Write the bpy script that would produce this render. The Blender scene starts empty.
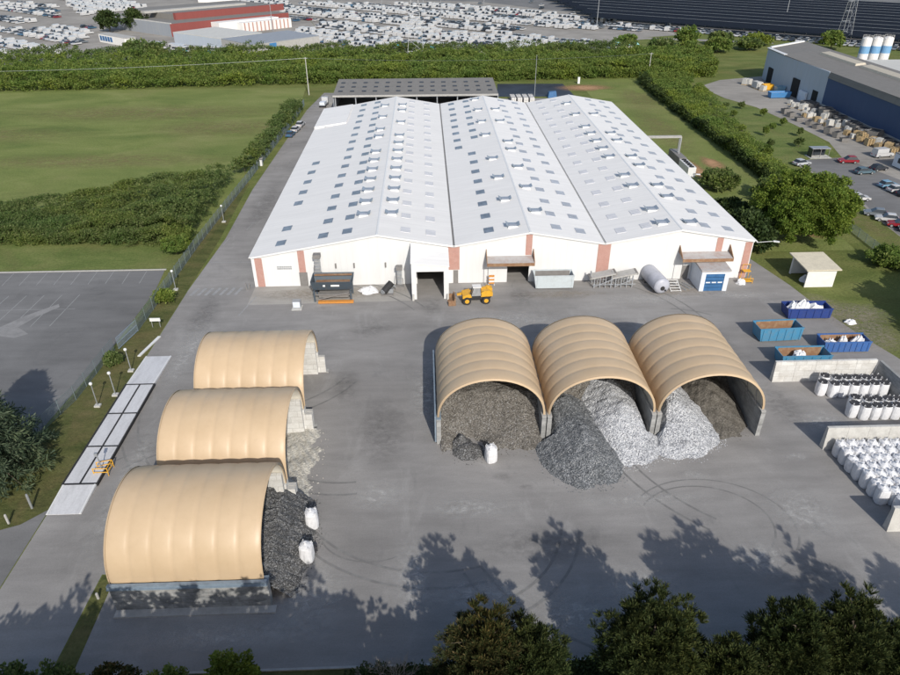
import bpy, math, random
import numpy as np
from mathutils import Vector, Matrix

PI = math.pi
random.seed(7)
RNG = np.random.default_rng(7)
scene = bpy.context.scene
COL = scene.collection

# ------------------------------------------------------------------ camera
cam_data = bpy.data.cameras.new("camera")
cam = bpy.data.objects.new("camera", cam_data)
COL.objects.link(cam)
cam_data.sensor_width = 36.0
cam_data.lens = 688.07 / 900.0 * 36.0
cam_data.clip_start = 0.5
cam_data.clip_end = 6000
_f = Vector((0.02882287, 0.85446317, -0.5187118))
_r = Vector((0.99935844, -0.03566936, -0.00322679))
_u = Vector((0.02125929, 0.518286, 0.85494307))
cam.matrix_world = Matrix(((_r.x, _u.x, -_f.x, 19.96), (_r.y, _u.y, -_f.y, -100.1215),
                           (_r.z, _u.z, -_f.z, 50.4307), (0, 0, 0, 1)))
scene.camera = cam

# ------------------------------------------------------------------ light
SUN_EL, SUN_AZ = 33.0, 167.0          # azimuth clockwise from +Y (sun stands behind the camera, a little right)
world = bpy.data.worlds.new("World")
scene.world = world
world.use_nodes = True
wn = world.node_tree.nodes
sky = wn.new("ShaderNodeTexSky")
sky.sky_type = 'NISHITA'
sky.sun_disc = False
sky.sun_elevation = math.radians(SUN_EL)
sky.sun_rotation = math.radians(SUN_AZ)
sky.air_density = 1.0
sky.dust_density = 1.5
wn["Background"].inputs[1].default_value = 0.132
world.node_tree.links.new(sky.outputs[0], wn["Background"].inputs[0])
sun_data = bpy.data.lights.new("sun", 'SUN')
sun_data.energy = 3.7
sun_data.angle = math.radians(0.55)
sun_data.color = (1.0, 0.955, 0.88)
sun = bpy.data.objects.new("sun", sun_data)
COL.objects.link(sun)
_sd = Vector((math.sin(math.radians(SUN_AZ)) * math.cos(math.radians(SUN_EL)),
              math.cos(math.radians(SUN_AZ)) * math.cos(math.radians(SUN_EL)),
              math.sin(math.radians(SUN_EL))))
sun.rotation_euler = _sd.to_track_quat('Z', 'Y').to_euler()
sun.location = (0, -60, 80)
scene.view_settings.view_transform = 'Standard'
scene.view_settings.look = 'None'
scene.view_settings.gamma = 1.0
scene.view_settings.use_curve_mapping = False
scene.view_settings.exposure = 0.12

# ------------------------------------------------------------------ materials
class NT:
    def __init__(self, name):
        self.m = bpy.data.materials.new(name)
        self.m.use_nodes = True
        self.t = self.m.node_tree
        self.b = self.t.nodes["Principled BSDF"]
        self._tc = None
    def n(self, typ, **kw):
        nd = self.t.nodes.new(typ)
        for k, v in kw.items():
            if k in nd.inputs: nd.inputs[k].default_value = v
            else: setattr(nd, k, v)
        return nd
    def l(self, a, b): self.t.links.new(a, b)
    def pos(self, world=True, scale=(1, 1, 1), rot=(0, 0, 0)):
        mp = self.n("ShaderNodeMapping")
        mp.inputs["Scale"].default_value = scale
        mp.inputs["Rotation"].default_value = rot
        if world:
            g = self.n("ShaderNodeNewGeometry"); self.l(g.outputs["Position"], mp.inputs[0])
        else:
            g = self.n("ShaderNodeTexCoord"); self.l(g.outputs["Object"], mp.inputs[0])
        return mp.outputs[0]
    def noise(self, vec, scale, detail=4, rough=0.55, dist=0.0):
        nd = self.n("ShaderNodeTexNoise", Scale=scale, Detail=detail, Roughness=rough, Distortion=dist)
        self.l(vec, nd.inputs["Vector"]); return nd.outputs["Fac"]
    def ramp(self, fac, stops, interp='LINEAR'):
        r = self.n("ShaderNodeValToRGB"); cr = r.color_ramp; cr.interpolation = interp
        while len(cr.elements) < len(stops): cr.elements.new(0.5)
        for e, (p, c) in zip(cr.elements, stops):
            e.position = p; e.color = (*c, 1) if len(c) == 3 else c
        self.l(fac, r.inputs[0]); return r.outputs[0]
    def mix(self, a, b, fac, mode='MIX'):
        m = self.n("ShaderNodeMix", data_type='RGBA', blend_type=mode)
        for s, i in ((a, 6), (b, 7)):
            if isinstance(s, tuple): m.inputs[i].default_value = (*s, 1)
            else: self.l(s, m.inputs[i])
        if isinstance(fac, (int, float)): m.inputs[0].default_value = fac
        else: self.l(fac, m.inputs[0])
        return m.outputs[2]
    def base(self, c):
        if isinstance(c, tuple): self.b.inputs["Base Color"].default_value = (*c, 1)
        else: self.l(c, self.b.inputs["Base Color"])
    def bump(self, h, strength=0.3, dist=0.1):
        bp = self.n("ShaderNodeBump", Strength=strength, Distance=dist)
        self.l(h, bp.inputs["Height"]); self.l(bp.outputs[0], self.b.inputs["Normal"])
    def rough(self, r): self.b.inputs["Roughness"].default_value = r
    def metal(self, v): self.b.inputs["Metallic"].default_value = v

def g3(v): return (v, v, v)

def mat_plain(name, col, rough=0.6, metal=0.0, var=0.12, scale=1.5, spec=0.5, world=True):
    a = NT(name); a.rough(rough); a.metal(metal)
    a.b.inputs["Specular IOR Level"].default_value = spec
    f = a.noise(a.pos(world), scale, 5, 0.6)
    lo = tuple(c * (1 - var) for c in col); hi = tuple(min(1, c * (1 + var)) for c in col)
    a.base(a.ramp(f, [(0.3, lo), (0.7, hi)]))
    return a.m

def mat_dirty(name, col, dirt, amount=0.5, rough=0.6, scale=0.8, metal=0.0, streak=(1, 1, 1)):
    a = NT(name); a.rough(rough); a.metal(metal)
    v = a.pos(True, streak)
    f = a.noise(v, scale, 8, 0.65)
    k = a.ramp(f, [(0.45, g3(0)), (0.75, g3(amount))])
    f2 = a.noise(a.pos(True), scale * 6, 3)
    c0 = a.ramp(f2, [(0.3, tuple(c * .92 for c in col)), (0.7, tuple(min(1, c * 1.06) for c in col))])
    a.base(a.mix(c0, dirt, k))
    return a.m

def mat_asphalt(name, base, spread=0.25, tint=(1.0, 0.985, 0.96), stretch=(1, 1, 1), pale=0.25):
    a = NT(name); a.rough(0.9); a.b.inputs["Specular IOR Level"].default_value = 0.25
    big = a.noise(a.pos(True, stretch), 0.055, 6, 0.6, 0.4)
    mid = a.noise(a.pos(True, (0.35, 1.6, 1)), 0.35, 6, 0.65)
    fine = a.noise(a.pos(True), 7.0, 3, 0.7)
    lo = tuple(base * (1 - spread) * t for t in tint); hi = tuple(base * (1 + spread) * t for t in tint)
    c = a.ramp(big, [(0.32, lo), (0.68, hi)])
    c = a.mix(c, a.ramp(mid, [(0.3, g3(0.36)), (0.7, g3(0.62))]), 0.5, 'OVERLAY')
    c = a.mix(c, a.ramp(fine, [(0.25, g3(0.34)), (0.75, g3(0.66))]), 0.35, 'OVERLAY')
    # dusty pale smears
    d = a.noise(a.pos(True, (0.5, 0.22, 1), (0, 0, 0.25)), 0.5, 8, 0.72, 0.6)
    k = a.ramp(d, [(0.56, g3(0)), (0.78, g3(pale))])
    c = a.mix(c, tuple(base * 1.9 * t for t in (1, 0.98, 0.94)), k)
    # dark oil and tyre stains
    e = a.noise(a.pos(True, (0.8, 0.5, 1), (0, 0, 0.9)), 0.33, 7, 0.7, 0.8)
    k2 = a.ramp(e, [(0.60, g3(0)), (0.8, g3(0.5))])
    c = a.mix(c, tuple(base * 0.5 * t for t in (1, 1, 1)), k2)
    a.base(c)
    a.bump(fine, 0.25, 0.02)
    return a.m

def mat_grass(name, c1, c2, c3, s=0.12, dry=(0.16, 0.12, 0.05), drya=0.3):
    a = NT(name); a.rough(0.95); a.b.inputs["Specular IOR Level"].default_value = 0.1
    v = a.pos(True)
    f = a.noise(a.pos(True, (0.6, 1.3, 1)), s, 8, 0.68, 0.5)
    c = a.ramp(f, [(0.3, c1), (0.5, c2), (0.72, c3)])
    d = a.noise(v, s * 0.55, 6, 0.6, 0.8)
    c = a.mix(c, dry, a.ramp(d, [(0.5, g3(0)), (0.72, g3(drya))]))
    fn = a.noise(v, 2.2, 5, 0.75)
    c = a.mix(c, a.ramp(fn, [(0.25, g3(0.25)), (0.75, g3(0.75))]), 0.6, 'OVERLAY')
    a.base(c); a.bump(fn, 0.7, 0.25)
    return a.m

def mat_leaf(name, cols, trans=0.2, rough=0.6):
    a = NT(name); a.rough(rough); a.b.inputs["Specular IOR Level"].default_value = 0.15
    g = a.n("ShaderNodeNewGeometry")
    c = a.ramp(g.outputs["Random Per Island"], [(i / (len(cols) - 1), c) for i, c in enumerate(cols)])
    f = a.noise(a.pos(True), 0.45, 4, 0.6)
    c = a.mix(c, a.ramp(f, [(0.3, g3(0.3)), (0.7, g3(0.7))]), 0.45, 'OVERLAY')
    f2 = a.noise(a.pos(True), 0.1, 3, 0.6)          # whole plants differ: bluer and yellower individuals
    c = a.mix(c, a.ramp(f2, [(0.35, (0.36, 0.44, 0.4)), (0.5, g3(0.5)), (0.66, (0.64, 0.6, 0.4))]), 0.7, 'OVERLAY')
    a.base(c)
    tr = a.n("ShaderNodeBsdfTranslucent"); a.l(c, tr.inputs[0])
    mx = a.n("ShaderNodeMixShader"); mx.inputs[0].default_value = trans
    a.l(a.b.outputs[0], mx.inputs[1]); a.l(tr.outputs[0], mx.inputs[2])
    out = a.t.nodes["Material Output"]; a.l(mx.outputs[0], out.inputs[0])
    return a.m

def mat_gravel(name, stops, scale=5.0, bump=0.8):
    a = NT(name); a.rough(0.9); a.b.inputs["Specular IOR Level"].default_value = 0.2
    v = a.pos(True)
    vo = a.n("ShaderNodeTexVoronoi", Scale=scale); a.l(v, vo.inputs["Vector"])
    sp = a.n("ShaderNodeSeparateColor"); a.l(vo.outputs["Color"], sp.inputs[0])
    c = a.ramp(sp.outputs[0], stops)
    f = a.noise(v, 0.6, 6, 0.65)
    c = a.mix(c, a.ramp(f, [(0.3, g3(0.33)), (0.7, g3(0.67))]), 0.6, 'OVERLAY')
    a.base(c); a.bump(vo.outputs["Distance"], bump, 0.12)
    return a.m

def mat_cladding(name, col, pitch=1.0, axis='X', depth=0.3, dirt=(0.45, 0.42, 0.36), amount=0.25, rough=0.5):
    a = NT(name); a.rough(max(rough, 0.6)); a.b.inputs["Specular IOR Level"].default_value = 0.25
    v = a.pos(True)
    w = a.n("ShaderNodeTexWave", wave_type='BANDS', bands_direction=axis, wave_profile='SAW')
    w.inputs["Scale"].default_value = 0.314 / pitch
    a.l(v, w.inputs["Vector"])
    seam = a.ramp(w.outputs["Fac"], [(0.0, g3(0.8)), (0.06, g3(1)), (1.0, g3(1))])
    pan = a.noise(a.pos(True, (0.9 if axis == 'X' else 0.12, 0.9 if axis == 'Y' else 0.12, 0.1)), 1.0, 3)
    c = a.ramp(pan, [(0.3, tuple(x * .93 for x in col)), (0.7, col)])
    c = a.mix(c, seam, 0.55, 'MULTIPLY')
    d = a.noise(a.pos(True, (1.2, 1.2, 0.25)), 0.5, 8, 0.68)
    c = a.mix(c, dirt, a.ramp(d, [(0.5, g3(0)), (0.8, g3(amount))]))
    a.base(c)
    a.bump(w.outputs["Fac"], depth, 0.04)
    return a.m

def mat_blocks(name, col, joint, bw=1.6, bh=0.8, axis='X', dirt=(0.1, 0.1, 0.1), amount=0.4):
    """concrete stacking blocks: joints drawn by a brick texture on the vertical plane along `axis`"""
    a = NT(name); a.rough(0.9)
    g = a.n("ShaderNodeNewGeometry"); s = a.n("ShaderNodeSeparateXYZ"); a.l(g.outputs["Position"], s.inputs[0])
    cb = a.n("ShaderNodeCombineXYZ")
    a.l(s.outputs[0 if axis == 'X' else 1], cb.inputs[0]); a.l(s.outputs[2], cb.inputs[1])
    br = a.n("ShaderNodeTexBrick"); br.offset = 0.5
    br.inputs["Scale"].default_value = 1.0
    br.inputs["Brick Width"].default_value = bw; br.inputs["Row Height"].default_value = bh
    br.inputs["Mortar Size"].default_value = 0.035
    br.inputs["Color1"].default_value = (*col, 1)
    br.inputs["Color2"].default_value = (*tuple(x * .82 for x in col), 1)
    br.inputs["Mortar"].default_value = (*joint, 1)
    a.l(cb.outputs[0], br.inputs["Vector"])
    d = a.noise(a.pos(True, (0.7, 0.7, 1.2)), 0.9, 8, 0.68, 0.3)
    c = a.mix(br.outputs["Color"], dirt, a.ramp(d, [(0.42, g3(0)), (0.72, g3(amount))]))
    fn = a.noise(a.pos(True), 9, 4)
    c = a.mix(c, a.ramp(fn, [(0.3, g3(0.4)), (0.7, g3(0.6))]), 0.4, 'OVERLAY')
    a.base(c)
    return a.m

M = {}
M['yard'] = mat_asphalt("yard_asphalt", 0.245, 0.19, (1.03, 0.985, 0.94), pale=0.34)
M['park'] = mat_asphalt("car_park_asphalt", 0.165, 0.18, (1.0, 0.985, 0.97), pale=0.12)
M['lot'] = mat_asphalt("lot_gravel", 0.27, 0.2, (1.05, 0.98, 0.88), pale=0.2)
M['apron'] = mat_asphalt("apron_concrete", 0.32, 0.18, (1.03, 0.98, 0.9), pale=0.2)
M['grass'] = mat_grass("rough_grass", (0.085, 0.115, 0.03), (0.135, 0.16, 0.048), (0.19, 0.2, 0.07))
M['field'] = mat_grass("field_grass", (0.11, 0.15, 0.042), (0.17, 0.203, 0.062), (0.235, 0.25, 0.095), 0.07, (0.22, 0.2, 0.09), 0.4)
M['lawn'] = mat_grass("lawn_grass", (0.085, 0.125, 0.034), (0.135, 0.17, 0.052), (0.19, 0.205, 0.074), 0.15, (0.18, 0.15, 0.07), 0.45)
M['verge'] = mat_grass("dry_verge", (0.055, 0.07, 0.024), (0.1, 0.108, 0.038), (0.15, 0.14, 0.06), 0.3, (0.16, 0.12, 0.06), 0.5)
M['soil'] = mat_grass("orange_soil", (0.2, 0.11, 0.055), (0.3, 0.16, 0.085), (0.33, 0.2, 0.11), 0.3, (0.12, 0.11, 0.04), 0.4)
M['paint'] = mat_dirty("road_paint", (0.3, 0.3, 0.295), (0.2, 0.2, 0.2), 0.95, 0.8, 1.6)
M['tyre'] = mat_dirty("tyre_rubber_mark", (0.17, 0.165, 0.158), (0.25, 0.245, 0.235), 1.0, 0.9, 0.7)
M['pale'] = mat_dirty("pale_dust", (0.36, 0.35, 0.33), (0.25, 0.245, 0.235), 1.0, 0.95, 0.7)
M['concrete'] = mat_dirty("concrete", (0.5, 0.49, 0.46), (0.22, 0.21, 0.19), 0.5, 0.9, 1.1)
M['kerb'] = mat_dirty("kerb_stone", (0.4, 0.39, 0.37), (0.2, 0.2, 0.18), 0.5, 0.9, 1.5)
M['clad'] = mat_cladding("white_cladding", (0.69, 0.69, 0.68), 1.0, 'X', 0.25, amount=0.12)
M['roof'] = mat_cladding("white_roof_sheet", (0.765, 0.745, 0.715), 1.02, 'Y', 0.2, (0.62, 0.6, 0.57), 0.2)
M['roof2'] = mat_cladding("brightened_white_roof_sheet", (0.8, 0.78, 0.75), 1.02, 'Y', 0.15, (0.6, 0.6, 0.58), 0.2)  # lighter white; on the east slopes it paints in sunward brightness
M['trim'] = mat_plain("white_trim", (0.68, 0.68, 0.67), 0.5, var=0.04)
M['red'] = mat_dirty("faded_red_panel", (0.42, 0.235, 0.195), (0.5, 0.33, 0.28), 0.6, 0.6, 0.9)
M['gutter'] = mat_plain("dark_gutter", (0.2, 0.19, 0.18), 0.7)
M['sky_dark'] = mat_plain("tinted_skylight", (0.155, 0.185, 0.225), 0.3, var=0.35, scale=0.9)
M['sky_mid'] = mat_plain("hazy_skylight", (0.36, 0.38, 0.42), 0.4, var=0.2, scale=0.5)
M['sky_pale'] = mat_plain("milky_skylight", (0.56, 0.56, 0.575), 0.5, var=0.08, scale=0.5)
M['flap'] = mat_plain("vent_flap", (0.25, 0.29, 0.34), 0.35, var=0.2)
M['dark'] = mat_plain("dark_void", (0.012, 0.012, 0.012), 0.9)
M['black'] = mat_plain("black_rubber", (0.025, 0.025, 0.026), 0.8, var=0.3)
M['steel'] = mat_dirty("galvanised_steel", (0.42, 0.44, 0.46), (0.22, 0.2, 0.18), 0.5, 0.45, 2, 0.5)
M['bluesteel'] = mat_plain("blue_grey_steel", (0.2, 0.25, 0.3), 0.5, var=0.15)
M['rust'] = mat_dirty("rusty_steel", (0.24, 0.13, 0.07), (0.36, 0.27, 0.17), 0.8, 0.85, 1.4)
M['rusty_white'] = mat_dirty("weathered_canopy", (0.4, 0.38, 0.37), (0.28, 0.15, 0.1), 0.6, 0.8, 1.0)
M['tan'] = None
M['tan_in'] = mat_dirty("vault_lining", (0.62, 0.58, 0.5), (0.3, 0.27, 0.22), 0.4, 0.7, 0.5)
M['bag'] = mat_plain("white_woven_bag", (0.67, 0.67, 0.68), 0.75, var=0.1, scale=3)
M['bagtop'] = mat_dirty("dark_bag_filling", (0.03, 0.03, 0.034), (0.09, 0.085, 0.085), 0.8, 0.9, 4)
M['yellow'] = mat_dirty("machine_yellow", (0.72, 0.38, 0.03), (0.3, 0.17, 0.05), 0.4, 0.45, 2)
M['orange'] = mat_dirty("safety_orange", (0.6, 0.25, 0.05), (0.3, 0.15, 0.05), 0.5, 0.5, 2)
M['glass'] = mat_plain("dark_window_glass", (0.03, 0.037, 0.045), 0.12, var=0.1)
M['cabglass'] = mat_plain("pale_cab_glass", (0.3, 0.3, 0.3), 0.2, var=0.2)
M['wood'] = mat_dirty("pallet_wood", (0.5, 0.37, 0.2), (0.25, 0.17, 0.1), 0.6, 0.85, 2)
M['bark'] = mat_dirty("tree_bark", (0.11, 0.085, 0.06), (0.05, 0.04, 0.03), 0.6, 0.95, 3)
M['palebark'] = mat_dirty("bare_grey_wood", (0.3, 0.27, 0.24), (0.15, 0.13, 0.11), 0.6, 0.95, 3)
M['block'] = mat_blocks("pale_blocks", (0.64, 0.63, 0.6), (0.46, 0.45, 0.42), 1.6, 0.8, 'X', (0.3, 0.27, 0.23), 0.5)
M['block_y'] = mat_blocks("shade_toned_blocks_lengthwise", (0.36, 0.36, 0.35), (0.27, 0.265, 0.26), 1.6, 0.8, 'Y', (0.1, 0.1, 0.1), 0.7)  # darker block copy: shade inside the shelters is put into the colour
M['block_dirty'] = mat_blocks("stained_blocks", (0.36, 0.36, 0.35), (0.3, 0.29, 0.27), 1.6, 0.8, 'X', (0.06, 0.065, 0.07), 0.95)
M['greywall'] = mat_cladding("grey_factory_wall", (0.28, 0.3, 0.33), 1.5, 'X', 0.2)
M['lightgreywall'] = mat_cladding("light_blue_grey_wall", (0.42, 0.47, 0.53), 1.5, 'Y', 0.2)
M['navywall'] = mat_cladding("navy_wall", (0.05, 0.085, 0.175), 1.2, 'Y', 0.2, (0.08, 0.11, 0.2), 0.3)
M['redwall'] = mat_cladding("brick_red_wall", (0.24, 0.07, 0.062), 1.5, 'X', 0.2, (0.2, 0.06, 0.05), 0.4)
M['roofgrey'] = mat_cladding("grey_brown_roof", (0.21, 0.2, 0.185), 1.2, 'X', 0.4, (0.13, 0.12, 0.11), 0.5, 0.8)
M['roofbeige'] = mat_plain("beige_rooflight", (0.47, 0.42, 0.33), 0.6)
M['whiteroof'] = mat_cladding("pale_factory_roof", (0.55, 0.54, 0.5), 2, 'X', 0.2)
M['wallwhite'] = mat_plain("white_render", (0.72, 0.7, 0.67), 0.7, var=0.06)
M['cream'] = mat_dirty('cream_roof', (0.62, 0.56, 0.43), (0.4, 0.36, 0.28), 0.5, 0.8, 0.9)
M['band'] = mat_plain('silo_blue_band', (0.16, 0.33, 0.52), 0.5, var=0.08)
M['cyan'] = mat_plain("cyan_tarpaulin", (0.05, 0.42, 0.6), 0.6)
M['aqua'] = mat_plain("pale_aqua_roof", (0.3, 0.58, 0.58), 0.6)
M['blue'] = mat_dirty("bright_blue_paint", (0.05, 0.2, 0.44), (0.14, 0.16, 0.2), 0.4, 0.5, 2)
M['doorblue'] = mat_plain("door_blue", (0.035, 0.12, 0.27), 0.5, var=0.15)
M['solar'] = mat_plain("solar_panel", (0.01, 0.013, 0.02), 0.75, var=0.3, spec=0.1)
M['liner'] = mat_plain("pond_liner", (0.03, 0.037, 0.05), 0.6, var=0.3, scale=0.2)
for k, c in dict(white=(0.5, 0.5, 0.5), silver=(0.4, 0.42, 0.44), dark=(0.03, 0.035, 0.045), red=(0.25, 0.02, 0.03),
                 blue=(0.05, 0.12, 0.2), grey=(0.16, 0.18, 0.2), teal=(0.09, 0.14, 0.17), lightblue=(0.18, 0.33, 0.45), yellow=(0.6, 0.45, 0.05)).items():
    M['car_' + k] = mat_plain("car_paint_" + k, c, 0.28, var=0.03)
M['skip_navy'] = mat_dirty("navy_skip_paint", (0.018, 0.045, 0.2), (0.05, 0.06, 0.12), 0.5, 0.5, 2)
M['skip_blue'] = mat_dirty("light_blue_skip_paint", (0.055, 0.22, 0.37), (0.18, 0.2, 0.2), 0.5, 0.55, 1.6)
M['skip_mid'] = mat_dirty("mid_blue_skip_paint", (0.035, 0.11, 0.32), (0.1, 0.13, 0.2), 0.5, 0.55, 1.6)
M['skip_grey'] = mat_dirty("pale_grey_container_paint", (0.5, 0.55, 0.57), (0.3, 0.3, 0.28), 0.4, 0.6, 1.2)
M['tank'] = mat_plain("grey_tank_paint", (0.4, 0.41, 0.46), 0.45, var=0.12)
M['hopper'] = mat_dirty("slate_hopper_paint", (0.06, 0.085, 0.11), (0.1, 0.09, 0.08), 0.6, 0.6, 2)
M['booth'] = mat_plain("booth_panel", (0.62, 0.66, 0.72), 0.5, var=0.06)
M['chain'] = mat_plain("fence_wire", (0.16, 0.2, 0.21), 0.5, var=0.1)
M['patch'] = mat_dirty('worn_patch', (0.25, 0.245, 0.24), (0.17, 0.168, 0.165), 1.0, 0.95, 0.5)
M['deck'] = mat_dirty("weighbridge_deck", (0.58, 0.58, 0.59), (0.38, 0.38, 0.38), 0.6, 0.7, 0.9, 0.0, (2, 0.4, 1))
M['g_dark'] = mat_gravel("dark_grey_gravel", [(0, g3(0.05)), (0.5, (0.12, 0.117, 0.113)), (0.85, g3(0.2)), (1, g3(0.33))], 11)
M['g_brown'] = mat_gravel("grey_brown_gravel", [(0, (0.075, 0.068, 0.06)), (0.5, (0.16, 0.147, 0.13)), (0.9, (0.24, 0.225, 0.2)), (1, g3(0.34))], 12)
M['g_slate'] = mat_gravel("slate_gravel", [(0, (0.05, 0.055, 0.06)), (0.55, (0.17, 0.18, 0.19)), (0.85, (0.28, 0.29, 0.3)), (1, g3(0.38))], 12)
M['g_white'] = mat_gravel("white_gravel", [(0, (0.17, 0.175, 0.19)), (0.35, (0.37, 0.38, 0.4)), (0.75, (0.52, 0.53, 0.55)), (1, g3(0.68))], 10)
M['g_sand'] = mat_gravel("dark_sand", [(0, (0.075, 0.068, 0.058)), (0.6, (0.12, 0.11, 0.095)), (1, (0.16, 0.147, 0.13))], 9, 0.3)
M['g_pale'] = mat_gravel("pale_sand", [(0, (0.33, 0.31, 0.27)), (0.6, (0.43, 0.41, 0.36)), (1, (0.5, 0.48, 0.43))], 8, 0.4)
M['l_pine'] = mat_leaf("pine_needles", [(0.018, 0.028, 0.011), (0.032, 0.045, 0.015), (0.05, 0.063, 0.02), (0.075, 0.08, 0.028)], 0.12)
M['l_pinebrown'] = mat_leaf("rusty_pine_needles", [(0.02, 0.029, 0.012), (0.036, 0.044, 0.016), (0.058, 0.058, 0.022), (0.1, 0.072, 0.032)], 0.12)
M['l_broad'] = mat_leaf("broad_leaves", [(0.075, 0.125, 0.02), (0.125, 0.185, 0.03), (0.17, 0.23, 0.04), (0.225, 0.27, 0.055)], 0.42)
M['l_hedge'] = mat_leaf("hedge_leaves", [(0.085, 0.135, 0.028), (0.135, 0.195, 0.042), (0.185, 0.24, 0.056), (0.24, 0.275, 0.08)], 0.42)
M['l_thicket'] = mat_leaf("thicket_leaves", [(0.065, 0.105, 0.03), (0.1, 0.145, 0.042), (0.14, 0.185, 0.056), (0.195, 0.215, 0.095)], 0.4)
M['l_dark'] = mat_leaf("dark_leaves", [(0.024, 0.04, 0.013), (0.042, 0.064, 0.02), (0.064, 0.088, 0.028)], 0.15)
M['l_conifer'] = mat_leaf("conifer_needles", [(0.035, 0.058, 0.036), (0.058, 0.086, 0.052), (0.085, 0.115, 0.07), (0.115, 0.14, 0.088)], 0.2)
M['l_lime'] = mat_leaf("lime_leaves", [(0.1, 0.14, 0.02), (0.15, 0.19, 0.03), (0.2, 0.23, 0.05)], 0.3)

def mat_decal(name, col, amount=0.8, scale=1.2, lo=0.36, hi=0.7):
    """soft-edged dust or stain: fades to nothing towards its rim"""
    a = NT(name); a.rough(0.95); a.b.inputs["Specular IOR Level"].default_value = 0.15; a.base(col)
    tc = a.n("ShaderNodeTexCoord"); mp = a.n("ShaderNodeMapping"); mp.inputs["Location"].default_value = (-.5, -.5, 0); mp.vector_type = 'POINT'
    a.l(tc.outputs["Generated"], mp.inputs[0])
    sp = a.n("ShaderNodeSeparateXYZ"); a.l(mp.outputs[0], sp.inputs[0])
    cb = a.n("ShaderNodeCombineXYZ"); a.l(sp.outputs[0], cb.inputs[0]); a.l(sp.outputs[1], cb.inputs[1])
    ln = a.n("ShaderNodeVectorMath", operation='LENGTH'); a.l(cb.outputs[0], ln.inputs[0])
    fall = a.ramp(ln.outputs["Value"], [(0.05, g3(1)), (0.48, g3(0))], 'EASE')
    nz = a.ramp(a.noise(a.pos(True, (1, 1.4, 1)), scale, 9, 0.72, 0.5), [(lo, g3(0)), (hi, g3(1))])
    k = a.mix(fall, nz, 1.0, 'MULTIPLY'); k = a.mix(k, g3(amount), 1.0, 'MULTIPLY')
    tr = a.n("ShaderNodeBsdfTransparent"); mx = a.n("ShaderNodeMixShader")
    a.l(k, mx.inputs[0]); a.l(tr.outputs[0], mx.inputs[1]); a.l(a.b.outputs[0], mx.inputs[2])
    a.l(mx.outputs[0], a.t.nodes["Material Output"].inputs[0])
    return a.m
M['d_dust'] = mat_decal("soft_dust", (0.5, 0.49, 0.47), 0.85)
M['d_tan'] = mat_decal("soft_tan_dirt", (0.36, 0.31, 0.25), 0.8)
M['d_oil'] = mat_decal("soft_oil", (0.11, 0.108, 0.103), 0.36)
M['d_soil'] = mat_decal("soft_soil", (0.42, 0.25, 0.14), 1.0, 0.5, lo=0.2, hi=0.5)
M['d_dry'] = mat_decal("soft_dry_grass", (0.25, 0.21, 0.1), 0.75, 0.5)
# tan vault skin: painted sheet with faint weathering between ribs
_a = NT("tan_vault_sheet"); _a.rough(0.42); _a.b.inputs["Specular IOR Level"].default_value = 0.35
_f1 = _a.noise(_a.pos(True), 0.35, 6, 0.6)
_c = _a.ramp(_f1, [(0.3, (0.495, 0.365, 0.23)), (0.7, (0.55, 0.412, 0.267))])
_f2 = _a.noise(_a.pos(True, (1, 1, 0.2)), 1.3, 7, 0.7)
_c = _a.mix(_c, (0.42, 0.3, 0.19), _a.ramp(_f2, [(0.55, g3(0)), (0.85, g3(0.4))]))
_a.base(_c); M['tan'] = _a.m

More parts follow.
